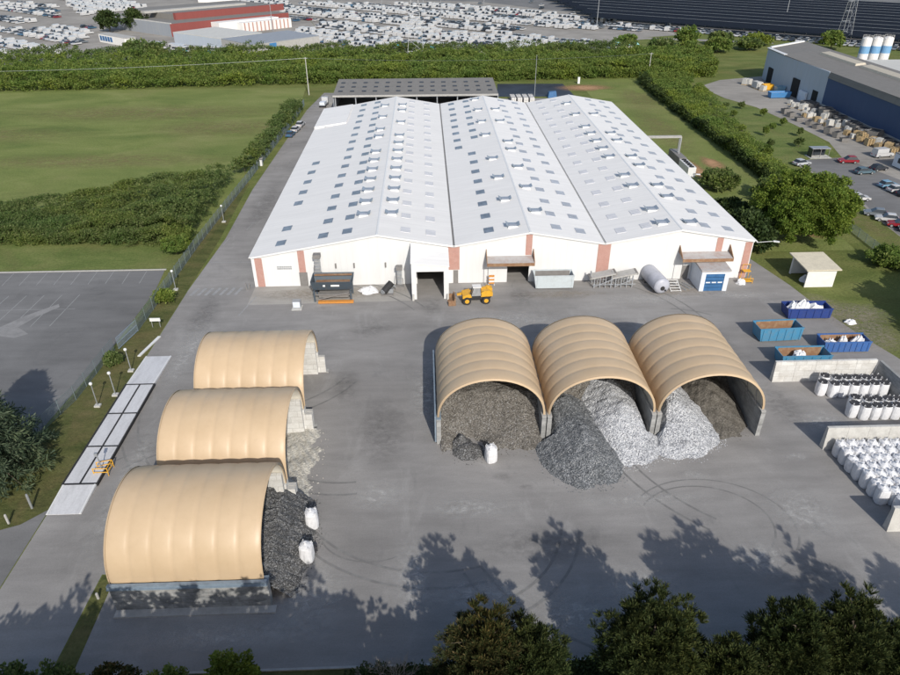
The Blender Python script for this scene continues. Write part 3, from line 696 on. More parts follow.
vrows = [(9.3, 1, [1, 2, 3, 4, 5, 6, 7, 9, 10, 12, 14]), (14.0, -1, [1, 2, 3, 4, 5, 6, 7, 8, 9, 11, 13, 14]),
         (33.6, 1, [0, 2, 4, 6, 9, 11, 13, 15]), (38.1, -1, [1, 3, 5, 7, 8, 11, 13]),
         (57.8, 1, [0, 1, 3, 4, 6, 7, 8, 9, 10, 12, 14]), (62.4, -1, [0, 2, 3, 5, 6, 8, 9, 12])]
vm = {}
for x, s, idx in vrows:
    for i in idx:
        if s not in vm:
            vm[s] = vent_mesh(s).build("roof_vent", [M['trim'], M['flap'], M['sky_mid']], ware); o = vm[s]
        else:
            o = vm[s].copy(); COL.objects.link(o); o.parent = ware
        o.location = (x - 32, Y0 + DY * i - 48, roofz(x)); o.rotation_euler = (0, 0, 0)

# ------------------------------------------------------------------ rear open shed
rs = empty("open_shed", (17, 127, 0), "long open-fronted shed with grey brown skylit roof behind the white warehouse", "shed"); RO = (17, 127, 0)
b = MB(); b.hexa([(-8, 117, 4.95), (42.3, 117, 4.95), (42.3, 136.5, 6), (-8, 136.5, 6)], [(-8, 117, 5.15), (42.3, 117, 5.15), (42.3, 136.5, 6.2), (-8, 136.5, 6.2)]); b.build("roof", M['roofgrey'], rs, RO)
b = MB(); b.box(-8, 136.2, 0, 42.3, 136.4, 5.9); b.box(-8, 117.6, 0, -7.8, 136.2, 4.9); b.box(42.1, 117.6, 0, 42.3, 136.2, 4.9); b.build("wall", M['greywall'], rs, RO)
for i in range(9):
    x = -7.5 + i * 6.2
    b = MB(); b.box(x, 117.3, 0, x + .3, 117.6, 4.9); b.build("post", M['steel'], rs, RO)
sk = None
for r_ in range(3):
    for i in range(14):
        if sk is None:
            b = MB(); b.box(-.65, -.7, .2, .65, .7, .3); sk = b.build("skylight", M['liner'], rs); o = sk
        else: o = sk.copy(); COL.objects.link(o); o.parent = rs
        y = 121.5 + r_ * 5; o.location = (-6 + i * 3.55 - 17 + random.uniform(-.1, .1), y - 127, 4.95 + (y - 117) / 19.5 * 1.05)
b = MB(); b.box(-8.02, 116.9, 4.6, 42.32, 116.98, 5.16); b.build("fascia", M['kerb'], rs, RO)
# goods behind the warehouse
for i in range(4):
    t = empty("pipe_bundle", (48.5 + i * 2.0, 131, 0), "bundle of long white pipes lying beside the dark lined pond, %s" % ["nearest the shed", "second from the shed", "third from the shed", "nearest the blue tarpaulin"][i], "pipes", "white pipe bundles by the pond")
    b = MB()
    for r_ in range(3):
        for c in range(3): b.tube((-.5 + c * .5, -3, .26 + r_ * .48), (-.5 + c * .5, 3, .26 + r_ * .48), .24, n=8)
    b.build("pipe", M['wallwhite'], t)
    b = MB(); b.box(-.8, -1.6, 0, .8, -1.4, 1.55); b.box(-.8, 1.4, 0, .8, 1.6, 1.55); b.build("strap", M['gutter'], t)
b = MB(); b.hexa([(60.6, 134.2, 0), (63.6, 134.2, 0), (63.6, 136.6, 0), (60.6, 136.6, 0)], [(60.9, 134.4, 1.8), (63.2, 134.4, 2.1), (63.3, 136.4, 1.9), (60.9, 136.4, 1.7)])
tag(b.build("tarpaulin_stack", M['doorblue'], org=(62, 135, 0)), "blue tarpaulin covered stack at the near edge of the dark pond", "covered stack")

# ------------------------------------------------------------------ vault shelters
def vault(b, length, r, wall, h, mi_out=0, mi_in=1, ribs=7, nd=10, n=26, t=0.16):
    """barrel vault along local +Y from 0 to length, springing from z = wall"""
    ys = [length * i / (ribs * nd) for i in range(ribs * nd + 1)]
    def ring(y, off, bulge):
        out = []
        for i in range(n + 1):
            a = PI * i / n
            rr = r + off + bulge; hh = h + off + bulge
            out.append((-rr * math.cos(a), y, wall + hh * max(0.0, math.sin(a)) ** 0.92))
        return out
    for off, mi, flip in ((0, mi_out, False), (-t, mi_in, True)):
        vs = []
        for k, y in enumerate(ys):
            ph = (k % nd) / nd
            vs += ring(y, off, 0.085 * (math.sin(PI * ph) ** 0.5) if 0 < k < len(ys) - 1 else 0.0)
        m = n + 1; fs = []
        for k in range(len(ys) - 1):
            for i in range(n):
                q = (k * m + i, k * m + i + 1, (k + 1) * m + i + 1, (k + 1) * m + i)
                fs.append(q if flip else q[::-1])
        b.add(vs, fs, mi)
    for y in (0, length):                       # end rims
        o, i_ = ring(y, 0.05, 0), ring(y, -t - 0.02, 0); m = n + 1
        yy = -0.12 if y == 0 else 0.12
        vs = o + i_ + [(p[0], p[1] + yy, p[2]) for p in o] + [(p[0], p[1] + yy, p[2]) for p in i_]
        fs = []
        for i in range(n):
            fs += [(i, i + 1, 2 * m + i + 1, 2 * m + i), (m + i, m + i + 1, 3 * m + i + 1, 3 * m + i), (2 * m + i, 2 * m + i + 1, 3 * m + i + 1, 3 * m + i)]
        b.add(vs, fs, mi_out)
    return b
def end_wall(b, r, wall, h, y, mi=0, t=.3, z0=0):
    n = 26; pts = [(-r, z0)] + [(-r * math.cos(PI * i / n), wall + h * max(0.0, math.sin(PI * i / n)) ** .92) for i in range(n + 1)] + [(r, z0)]
    b.extrude_y(pts, y, y + t, mi)

def add_smooth(o): o.data.polygons.foreach_set("use_smooth", [True] * len(o.data.polygons)); o.data.update(); return o

RL = ["tan vaulted shelter over grey brown gravel, left of the three facing forward",
      "tan vaulted shelter holding a slate and a white heap, middle of three facing forward",
      "tan vaulted shelter with white gravel and dark sand, right of three facing forward"]
proto_v = None
for k, cx in enumerate((26.55, 38.85, 51.15)):
    t = empty("vault_shelter", (cx, -39.6, 0), RL[k], "shelter", "tan vaulted shelters")
    if proto_v is None:
        proto_v = add_smooth(vault(MB(), 13.1, 5.95, 3.4, 5.0).build("vault_roof", [M['tan'], M['tan_in']], t))
    else:
        o = proto_v.copy(); COL.objects.link(o); o.parent = t
    for s in (-1, 1):
        x0, x1 = (-6.09, -5.6) if s < 0 else (5.6, 6.09)
        b = MB(); b.box(x0, -0.5, 0, x1, 13.2, 3.38); b.build("block_wall", M['block_y'], t)
        b = MB(); b.box(x0 - .02, -0.45, 3.385, x1 + .02, 13.2, 3.5); b.build("wall_rail", M['bluesteel'] if (k == 0 and s < 0) else M['kerb'], t)
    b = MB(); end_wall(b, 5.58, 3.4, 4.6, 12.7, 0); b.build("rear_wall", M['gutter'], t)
    if k == 0:
        b = MB(); b.box(-6.3, -0.5, 0.3, -6.13, 13.2, 3.9); b.build("steel_panel", M['bluesteel'], t)
    if k == 2:
        b = MB()
        for i in range(5): b.tube((5.5, 1.0 + i * 2.4, 3.4), (5.2, 1.0 + i * 2.4, 5.4), .06, n=5)
        b.build("brace", M['gutter'], t)
LLab = ["tan vaulted shelter over dark gravel with a stained block wall, nearest at left",
        "tan barrel-vaulted shelter with pale sand at its mouth, middle of the three at left",
        "tan vaulted shelter, of the left three the one closest to the white warehouse"]
for k, cy in enumerate((-54.75, -42.7, -30.62)):
    VL = (12.6, 12.2, 12.0)[k]
    # mouth faces +X: local -Y -> +X
    t = empty("vault_shelter", (5.4, cy, 0), LLab[k], "shelter", "tan vaulted shelters", rotz=PI / 2)
    o = add_smooth(vault(MB(), VL, 5.85, 3.05, 5.55).build("vault_roof", [M['tan'], M['tan_in']], t))
    for s in (-1, 1):                           # local -x is world -y side (front)
        front = s < 0
        x0, x1 = (-6.0 if k else -6.2, -5.55) if front else (5.5, 5.96)
        b = MB()
        if k == 0 and front:
            b.box(x0, -0.45, 0, x1, VL + .1, 2.85)
            b.build("block_wall", M['block_dirty'], t)
            b = MB(); b.box(x0 - .28, -0.5, 2.86, x1 + .1, VL + .15, 3.02); b.box(x0 - .2, -0.48, 3.02, x0 + .1, VL + .12, 3.3); b.build("wall_rail", M['bluesteel'], t)
            b = MB(); b.box(x0 - .75, -0.9, 0, x0 - .01, VL + .1, 0.14); b.build("footing", M['kerb'], t)
        else:
            b.box(x0, -0.9, 0, x1, VL + .1, 2.4); b.box(x0, -0.1, 2.4, x1, VL + .1, 2.98); b.build("block_wall", M['block'], t)
            b = MB(); b.box(x0 - .15, -1.2, 0, x1 + .15, -0.9, 0.12); b.build("footing", M['pale'], t)
            if s > 0:
                b = MB(); b.box(x0 - .45, 0.1, 0, x0 - .02, VL - .5, 4.6); b.build("inner_blocks", M['block'], t)
    b = MB(); end_wall(b, 5.5, 3.0, 5.3, VL - .4, 0); b.build("rear_wall", M['block_y'], t)

# ------------------------------------------------------------------ gravel heaps
def smooth_noise(X, Y, s, seed):
    r = np.random.default_rng(seed); out = np.zeros_like(X)
    for k in range(7):
        a = r.uniform(0, 6.28); f = s * r.uniform(.6, 2.2); p = r.uniform(0, 6.28)
        out += np.sin((X * math.cos(a) + Y * math.sin(a)) * f + p) / (1 + .5 * k)
    return out / 2.5
def heap(name, label, mat, box, hf, seed, step=0.13, jit=0.03, stones=120, extra=None):
    """heightfield from hf(X, Y) clipped where it drops under the floor; a scatter of loose stones round the toe belongs to the heap"""
    x0, y0, x1, y1 = box
    xs = np.arange(x0, x1 + step / 2, step); ys = np.arange(y0, y1 + step / 2, step)
    X, Y = np.meshgrid(xs, ys)
    r = np.random.default_rng(seed)
    X2 = X + r.uniform(-step * .3, step * .3, X.shape); Y2 = Y + r.uniform(-step * .3, step * .3, X.shape)
    H = hf(X2, Y2) + 0.16 * smooth_noise(X2, Y2, 1.6, seed) + 0.1 * smooth_noise(X2, Y2, 4.0, seed + 50) + r.normal(0, jit, X.shape)
    ok = H > 0.0
    Z = np.where(ok, H, -0.05)
    nx, ny = len(xs), len(ys)
    verts = np.stack([X2, Y2, Z], -1).reshape(-1, 3)
    idx = np.arange(nx * ny).reshape(ny, nx)
    q = np.stack([idx[:-1, :-1], idx[:-1, 1:], idx[1:, 1:], idx[1:, :-1]], -1).reshape(-1, 4)
    keep = (ok.reshape(-1)[q].sum(1) >= 1); q = q[keep]
    b = MB(); b.v = [tuple(v) for v in verts.tolist()]; b.f = [tuple(f) for f in q.tolist()]; b.mi = [0] * len(b.f)
    edge = np.argwhere((H > -0.55) & (H < 0.05))
    if len(edge):
        for i in range(stones):
            j, k = edge[r.integers(len(edge))]
            cx, cy = X2[j, k] + r.normal(0, .12), Y2[j, k] + r.normal(0, .12); s = r.uniform(.03, .085)
            b.add([(cx - s, cy - s * .6, 0), (cx + s, cy - s * .8, 0), (cx + s * .2, cy + s, 0), (cx + r.normal(0, .02), cy, s * 1.1)], [(0, 1, 3), (1, 2, 3), (2, 0, 3)])
    org = ((x0 + x1) / 2, (y0 + y1) / 2, 0)
    return tag(b.build(name, mat, org=org), label, "gravel heap", "gravel heaps in the shelters")
def cone(X, Y, cx, cy, rx, ry, h, rot=0.0, p=1.0):
    c, s = math.cos(rot), math.sin(rot); u = ((X - cx) * c + (Y - cy) * s) / rx; v = (-(X - cx) * s + (Y - cy) * c) / ry
    d = np.sqrt(u * u + v * v + 0.02); return h * (1.04 - d ** p)
def h1(X, Y):
    e = 0.35 * smooth_noise(X, Y * .3, .8, 3)
    z = np.minimum(3.7 + .15 * e, (Y + 41.6 + e) * .62 - .03 * np.abs(X - 26.5) ** 1.4)
    z = np.minimum(z, 3.3 + 0 * X + np.abs(Y + 33) * .18)
    scoop = 1.6 * np.exp(-(((X - 24.2) / 1.5) ** 2 + ((Y + 39.6) / 1.7) ** 2)) + .5 * np.exp(-(((X - 27.5) / 1.1) ** 2 + ((Y + 38.6) / 1.6) ** 2))
    return z - scoop
heap("gravel_heap", "grey brown gravel heap filling the left front-facing shelter", M['g_brown'], (20.9, -44.6, 32.2, -27), h1, 1)
heap("gravel_heap", "small dark scoop of gravel beside the lone white bag", M['g_dark'], (22.2, -43.6, 26.0, -38.6),  # darker gravel where the heap front is dug out
     lambda X, Y: np.maximum(cone(X, Y, 23.9, -41.6, 1.7, 1.5, 1.2), cone(X, Y, 23.2, -40.3, 1.2, 1.2, 1.5)), 2, stones=60)
def capsule(X, Y, x0, y0, x1, y1, h, slope, kx):
    dx, dy = (x1 - x0) * kx, y1 - y0
    t = np.clip(((X - x0) * kx * dx + (Y - y0) * dy) / (dx * dx + dy * dy), 0, 1)
    d = np.hypot((X - x0) * kx - t * dx, (Y - y0) - t * dy)
    d = np.sqrt(d * d + .5) - .5
    return h - slope * d
heap("gravel_heap", "slate grey gravel heap spilling out of the middle front-facing shelter", M['g_slate'], (30.6, -49, 41.4, -32),
     lambda X, Y: np.minimum(capsule(X, Y, 35.6, -36, 36.4, -42.2, 3.1, .6, 1.2) + .12 * smooth_noise(X, Y, .9, 33), np.where(Y < -40.6, 9, (X - 33.1) * 2.5)), 3, stones=260)
heap("gravel_heap", "bright white gravel heap at the right side of the middle front-facing shelter", M['g_white'], (36, -46, 46.4, -30),
     lambda X, Y: np.minimum(capsule(X, Y, 40.6, -32.5, 41.5, -37.8, 3.9, .62, 1.25) + .12 * smooth_noise(X, Y, .9, 34), np.where(Y < -40.6, 9, (44.55 - X) * 2.5)), 4, stones=260)
heap("gravel_heap", "grey brown gravel heap at the dim back of the middle front-facing shelter", M['g_brown'], (33.3, -36, 44.3, -27),
     lambda X, Y: np.minimum(3.6, (Y + 36.5) * .8) + 0 * X, 5, stones=0)
heap("gravel_heap", "bright white gravel heap in the left half of the right front-facing shelter", M['g_white'], (43.8, -45, 54.4, -29),
     lambda X, Y: np.minimum(capsule(X, Y, 46.6, -31.5, 47.6, -37.4, 3.9, .68, 1.1) + .12 * smooth_noise(X, Y, .9, 35), np.where(Y < -40.4, (X - 44.7) * 1.4, (X - 45.4) * 2.5)), 6, stones=260)
heap("sand_heap", "dark sand heap at the right back of the right front-facing shelter", M['g_sand'], (46, -41.0, 56.7, -27),
     lambda X, Y: np.maximum(cone(X, Y, 53.2, -33.4, 4.6, 6.8, 3.4), np.minimum(3.0, (Y + 34) * .6)), 7, jit=.02, stones=30)
heap("gravel_heap", "dark grey gravel heap spilling from the nearest left shelter beside two white bags", M['g_dark'], (-6, -60.2, 9.2, -48.4),
     lambda X, Y: np.minimum(3.6, np.where(X < 5.5, 3.2, 3.2 - (X - 5.5) * 1.05) - .07 * np.abs(Y + 54.0) ** 1.5 * (X > 4.5) + 0 * Y), 8, stones=300)
heap("sand_heap", "pale sand strip spilling along the mouth of the middle left shelter", M['g_pale'], (1.0, -48.3, 8.2, -37.0),
     lambda X, Y: np.minimum(.3, (7.2 - X + .45 * smooth_noise(X, Y, 1.8, 9)) * .25 - .006 * np.abs(Y + 42) ** 1.3), 9, jit=.02, stones=40)

# ------------------------------------------------------------------ bulk bags
def bag_prof(h=1.85, r=.56): return [(r * .86, 0), (r * 1.0, .12), (r * 1.07, h * .35), (r * 1.06, h * .65), (r * .98, h * .93), (r * .9, h)]
def bag_body(rough=.03, seed=0, h=1.85, r=.56):
    rr = random.Random(seed); b = MB(); b.lathe(0, 0, bag_prof(h, r), 20, 0, 3.2)
    b.v = [(x * (1 + rr.uniform(-rough, rough)), y * (1 + rr.uniform(-rough, rough)), z + (rr.uniform(-.03, .03) if z > 0 else 0)) for x, y, z in b.v]
    return b
def tied_top(b, h, r, seed):
    rr = random.Random(seed)
    n = 10
    b.lathe(rr.uniform(-.08, .08), rr.uniform(-.08, .08), [(r * .93, h - .02), (r * .6, h + .1), (r * .2, h + .16), (.07, h + .26), (.16, h + .42), (.04, h + .46)], n, 0, 2.4)
def loop(b, x, y, z):
    b.tube((x - .12, y, z), (x, y, z + .3), .025, n=4); b.tube((x, y, z + .3), (x + .12, y, z), .025, n=4)
for x, y, rz, lab in ((8.15, -51.9, .1, "white bulk bag standing beside the dark heap, the one farther up the yard"),
                      (8.25, -56.0, -.25, "white bulk bag standing beside the dark heap, the nearer tilted one"),
                      (26.3, -43.1, .35, "lone white bulk bag standing before the left front-facing gravel shelter")):
    t = empty("bulk_bag", (x, y, 0), lab, "bulk bag", None, rz)
    b = bag_body(.04, int(x * 7), 1.9, .6); tied_top(b, 1.9, .6, 3); b.build("bag_body", M['bag'], t)
    for sx in (-1, 1):
        for sy in (-1, 1):
            b = MB(); loop(b, sx * .4, sy * .4, 1.85); b.build("lifting_loop", M['bag'], t)
    if x < 20:
        b = MB(); b.rbox(-.1, .95, 0, 1.1, .5, .35, .3); b.rbox(.2, 1.15, 0, .5, .4, .6, .7); b.build("dark_liner", M['bagtop'], t)
# bay with open-topped bags
pt = empty("open_bulk_bag", (69.3, -33.1, 0), "x", "bulk bag")
bag_body(.03, 5, 1.9, .55).build("bag_body", M['bag'], pt)
b = MB(); b.lathe(0, 0, [(.52, 1.86), (.53, 1.98), (.4, 1.95), (.05, 1.93)], 16, 0, 3); b.build("opening", M['bagtop'], pt)
for sx in (-1, 1):
    for sy in (-1, 1):
        b = MB(); loop(b, sx * .38, sy * .38, 1.88); b.build("lifting_loop", M['bag'], pt)
first = True
for (x0, y0, nrow, lab, grp) in ((68.1, -32.4, 7, "open white bulk bag with dark filling in the front row of the upper double row", "front row of the upper bags"),
                                 (69.0, -31.2, 6, "open white bulk bag with dark filling in the back row against the upper wall", "back row of the upper bags"),
                                 (69.5, -36.9, 6, "open white bulk bag with dark filling in the front row nearest the lower wall", "front row of the middle bags"),
                                 (70.3, -35.7, 5, "open white bulk bag with dark filling in the back row of the middle double row", "back row of the middle bags")):
    for i in range(nrow):
        loc = (x0 + i * 1.22 + random.uniform(-.05, .05), y0 - 0.1 * i * .4 + random.uniform(-.08, .08) - (.35 if i else 0), 0)
        rz = random.uniform(-.2, .2)
        if first:
            pt.location = loc; pt["label"] = lab; pt["group"] = grp; first = False
        else: dup(pt, loc, rz, lab, grp)
# dense block of tied bags
protos = []
for s in range(4):
    b = bag_body(.05, 30 + s, 1.75, .56); tied_top(b, 1.75, .56, s)
    for sx in (-1, 1):
        for sy in (-1, 1): loop(b, sx * .38, sy * .38, 1.72)
    o = b.build("tied_bulk_bag", M['bag'], org=(0, 0, 0)); protos.append(o)
n = 0
for i in range(9):
    for j in range(8):
        x = 64.35 + i * 1.19 + (j * .09) + random.uniform(-.06, .06); y = -43.75 - j * 1.19 + random.uniform(-.06, .06)
        if j == 7 and i == 0: continue
        if i == 0: lab, grp = "tied white bulk bag in the exposed end row of the dense lower block", "end row of the dense bag block"
        elif j == 0: lab, grp = "tied white bulk bag packed against the wall in the dense lower block", "wall row of the dense bag block"
        elif j >= 6: lab, grp = "tied white bulk bag along the near edge of the dense lower block", "near edge of the dense bag block"
        else: lab, grp = "tied white bulk bag packed in the middle of the dense lower block", "middle of the dense bag block"
        o = protos[n] if n < 4 else protos[n % 4].copy()
        if n >= 4: COL.objects.link(o)
        n += 1
        o.location = (x, y, 0); o.rotation_euler = (0, 0, random.choice((0, PI / 2, PI)) + random.uniform(-.2, .2)); o.scale = (1, 1, random.uniform(.93, 1.06))
        tag(o, lab, "bulk bag", grp)

# concrete bay walls (battered block units)
def lwall(name, x0, y0, x1, y1, h, lab, mat, t0=.75, t1=.35):
    d = Vector((x1 - x0, y1 - y0, 0)); L = d.length; ang = math.atan2(d.y, d.x)
    t = empty(name, (x0, y0, 0), lab, "concrete wall", "concrete bay walls", ang)
    n = max(1, round(L / 2.4)); w = L / n
    for i in range(n):
        b = MB(); a, c = i * w + .012, (i + 1) * w - .012
        b.hexa([(a, -t0 / 2, 0), (c, -t0 / 2, 0), (c, t0 / 2, 0), (a, t0 / 2, 0)], [(a, -t1 / 2, h), (c, -t1 / 2, h), (c, t1 / 2, h), (a, t1 / 2, h)])
        b.build("wall_unit", mat, t)
    return t
lwall("bay_wall", 63.3, -29.3, 76.3, -29.3, 2.9, "pale concrete wall with square patches behind the open bulk bags", M['block'])
lwall("bay_wall", 76.6, -29.6, 77.2, -41.8, 2.9, "concrete wall running along the grass at the end of the bag bays", M['block_y'])
lwall("bay_wall", 63.2, -42.4, 77.2, -42.4, 2.9, "pale concrete wall between the open bags and the dense block of tied bags", M['concrete'])
lwall("bay_wall", 63.4, -54.4, 78, -54.4, 2.9, "pale concrete wall closing the near side of the dense bag block", M['concrete'])

# ------------------------------------------------------------------ skips
def skip(name, cx, cy, lx, ly, h, mat, inner, lab, rz=0.0, ribs=6, stripe=False):
    t = empty(name, (cx, cy, 0), lab, "skip", "open skips along the yard edge", rz)
    b = MB(); w = .1; e = .35
    for s in (-1, 1):
        y = s * ly / 2
        b.hexa([(-lx / 2 + e, min(y, y - s * w), .2), (lx / 2 - e * .3, min(y, y - s * w), .2), (lx / 2 - e * .3, max(y, y - s * w), .2), (-lx / 2 + e, max(y, y - s * w), .2)],
               [(-lx / 2, min(y, y - s * w), h), (lx / 2, min(y, y - s * w), h), (lx / 2, max(y, y - s * w), h), (-lx / 2, max(y, y - s * w), h)])
    b.box(-lx / 2 + e, -ly / 2 + w, .2, lx / 2 - e, ly / 2 - w, .3)
    b.build("side_panel", mat, t)
    b = MB()
    b.hexa([(-lx / 2 + e, -ly / 2 + w, .3), (-lx / 2 + e + .08, -ly / 2 + w, .3), (-lx / 2 + e + .08, ly / 2 - w, .3), (-lx / 2 + e, ly / 2 - w, .3)],
           [(-lx / 2 + .02, -ly / 2 + w, h - .01), (-lx / 2 + .1, -ly / 2 + w, h - .01), (-lx / 2 + .1, ly / 2 - w, h - .01), (-lx / 2 + .02, ly / 2 - w, h - .01)])
    b.build("end_panel", mat, t)
    b = MB(); b.hexa([(lx / 2 - e * .3 - .1, -ly / 2 + w, .3), (lx / 2 - e * .3, -ly / 2 + w, .3), (lx / 2 - e * .3, ly / 2 - w, .3), (lx / 2 - e * .3 - .1, ly / 2 - w, .3)],
                     [(lx / 2 - .1, -ly / 2 + w, h - .01), (lx / 2 - .02, -ly / 2 + w, h - .01), (lx / 2 - .02, ly / 2 - w, h - .01), (lx / 2 - .1, ly / 2 - w, h - .01)])
    b.build("tail_gate", mat, t)
    for i in range(ribs):
        x = -lx / 2 + e + .2 + i * (lx - 1.1 * e - .5) / (ribs - 1)
        for s in (-1, 1):
            b = MB(); b.box(x - .06, s * ly / 2 - (.07 if s < 0 else 0.002), .25, x + .06, s * ly / 2 + (.07 if s > 0 else -.002), h - .12); b.build("rib", mat, t)
    b = MB()
    for s in (-1, 1): b.box(-lx / 2 - .03, s * ly / 2 - .09, h + .001, lx / 2 + .03, s * ly / 2 + .05, h + .1)
    b.build("top_rail", mat, t)
    b = MB(); z = .31
    b.box(-lx / 2 + e + .1, -ly / 2 + w + .004, z, lx / 2 - e, -ly / 2 + w + .03, h - .05); b.box(-lx / 2 + e + .1, ly / 2 - w - .03, z, lx / 2 - e, ly / 2 - w - .004, h - .05)
    b.box(-lx / 2 + e + .1, -ly / 2 + w + .03, z, lx / 2 - e, ly / 2 - w - .03, z + .03)
    b.build("lining", inner, t)
    for sx in (-1, 1):
        for sy in (-1, 1):
            b = MB(); b.tube((sx * (lx / 2 - .7), sy * (ly / 2 - .3) - .1, .12), (sx * (lx / 2 - .7), sy * (ly / 2 - .3) + .1, .12), .12, n=8); b.build("roller", M['black'], t)
    return t
def sheetlump(cx, cy, z, r, h, seed, n=9):
    """a crumpled heap of white wrapping"""
    rr = random.Random(seed); b = MB(); prof = [(1, 0), (.95, .35), (.7, .75), (.3, 1.0)]
    vs = []
    for k, zz in prof:
        for i in range(n):
            t = 2 * PI * i / n; q = r * k * rr.uniform(.7, 1.25)
            vs.append((cx + q * math.cos(t), cy + q * math.sin(t) * .8, z + h * zz * rr.uniform(.75, 1.2)))
    fs = []
    for j in range(3): fs += [(j * n + i, j * n + (i + 1) % n, (j + 1) * n + (i + 1) % n, (j + 1) * n + i) for i in range(n)]
    fs.append(tuple(range(3 * n, 4 * n))); b.add(vs, fs); return b
skip("skip", 75.6, -12.9, 6.6, 2.4, 1.7, M['skip_navy'], M['skip_navy'], "dark navy skip heaped with white bags, farthest back of the four by the grass", -.02)
skip("skip", 68.5, -18.9, 6.2, 2.4, 2.1, M['skip_blue'], M['rust'], "empty light blue skip with rusty inside, standing out in the yard", .04)
skip("skip", 76.2, -22.2, 6.4, 2.3, 1.7, M['skip_mid'], M['rust'], "mid blue ribbed skip with white bags and wood in it beside the grass", 0, 8)
skip("skip", 68.9, -25.6, 6.6, 2.4, 1.9, M['skip_blue'], M['rust'], "light blue rusty skip half hidden behind the pale concrete wall", 0)
b = MB()
for i in range(4): b.box(66.4 + i * .5, -20.19, .9, 66.75 + i * .5, -20.17, 1.2)
for cx, cy, z, r, h, s, lab in ((73.6, -12.9, .5, 1.0, 1.7, 1, "crumpled white sacks at the left end of the navy skip"), (75.1, -12.8, .5, 1.1, 1.9, 2, "crumpled white sacks in the middle of the navy skip"),
                                (77.0, -12.9, .5, 1.2, 1.3, 3, "flat white sacks at the right end of the navy skip"), (74.4, -22.2, .4, .8, 1.2, 4, "white sack at the left end of the mid blue skip"),
                                (76.2, -22.1, .4, .7, 1.4, 5, "white sack in the middle of the mid blue skip"), (78.2, -22.3, .4, 1.0, 1.6, 6, "large white sacks at the right end of the mid blue skip"),
                                (68.6, -25.6, .4, 1.2, 1.4, 7, "white sacks lying in the rusty skip behind the concrete wall"), (81.2, -15.4, 0, .9, .6, 8, "crumpled white sack lying on the rubble strip at the grass edge"),
                                (10.4, -2.4, 0, 1.6, .7, 9, "loose white sheeting heaped at the foot of the white facade"), (70.3, -2.2, 0, .7, .9, 10, "small white bundle beside the blue-doored booth")):
    tag(sheetlump(cx, cy, z, r, h, s, 14).build("white_sacks", M['bag'], org=(cx, cy, z)), lab, "sacks", "white sacks and sheeting")

# pale grey container before the facade
skip("container", 39.8, -1.75, 6.4, 2.3, 2.3, M['skip_grey'], M['gutter'], "pale grey open container standing against the white facade", 0, 2)["group"] = "yard equipment"

# ------------------------------------------------------------------ hopper machine at left of the facade
t = empty("feed_hopper", (5.1, -4.2, 0), "slate blue feed hopper on a steel frame with yellow base, before the white facade", "hopper")
b = MB(); W2, D2 = 3.1, 1.5
def trough(b, z0, z1, w0, d0, w1, d1, th=.1, mi=0):
    for s in (-1, 1):
        b.hexa([(-w0, s * d0 - th / 2, z0), (w0, s * d0 - th / 2, z0), (w0, s * d0 + th / 2, z0), (-w0, s * d0 + th / 2, z0)], [(-w1, s * d1 - th / 2, z1), (w1, s * d1 - th / 2, z1), (w1, s * d1 + th / 2, z1), (-w1, s * d1 + th / 2, z1)], mi)
        b.hexa([(s * w0 - th / 2, -d0 + th, z0), (s * w0 + th / 2, -d0 + th, z0), (s * w0 + th / 2, d0 - th, z0), (s * w0 - th / 2, d0 - th, z0)], [(s * w1 - th / 2, -d1 + th, z1), (s * w1 + th / 2, -d1 + th, z1), (s * w1 + th / 2, d1 - th, z1), (s * w1 - th / 2, d1 - th, z1)], mi)
trough(b, 1.9, 3.5, 2.9, 1.0, 3.15, 1.7); b.box(-2.8, -.9, 1.85, 2.8, .9, 1.95); b.build("trough", M['hopper'], t)
b = MB(); b.box(-2.9, 1.0, 3.3, 2.9, 1.5, 3.4); b.box(-2.6, -.8, 2.6, 2.6, .8, 2.7); b.build("load", M['rust'], t)
for sx in (-1, 1):
    for sy in (-1, 1):
        b = MB(); b.box(sx * 2.8 - .12, sy * 1.3 - .12, 0, sx * 2.8 + .12, sy * 1.3 + .12, 1.9); b.build("leg", M['hopper'], t)
b = MB(); b.box(-2.9, -1.35, 1.1, 2.9, -1.2, 1.25); b.box(-2.9, 1.2, 1.1, 2.9, 1.35, 1.25); b.box(-2.2, -1.0, .5, 2.4, 1.0, 1.1); b.tube((-2.6, -1.5, .35), (2.6, -1.5, 1.6), .08); b.build("conveyor_frame", M['gutter'], t)
b = MB(); b.box(-2.2, -2.2, .1, 3.2, -1.6, .4); b.build("base_beam", M['orange'], t)
b = MB(); b.box(-1.3, -1.745, 2.75, -.95, -1.72, 3.05); b.box(-.1, -1.745, 2.75, 1.2, -1.72, 3.05); b.build("name_plate", M['trim'], t)
t = empty("electrical_cabinet", (-.2, -7.2, 0), "small grey cabinet on the asphalt in front of the slate hopper", "cabinet")
b = MB(); b.box(-.6, -.4, .1, .6, .4, 1.2); b.build("cabinet_body", M['steel'], t); b = MB(); b.box(-.7, -1.0, 0, .8, .5, .1); b.build("plinth", M['concrete'], t); b = MB(); b.box(-.52, -.43, .2, .52, -.405, 1.1); b.build("door", M['booth'], t)
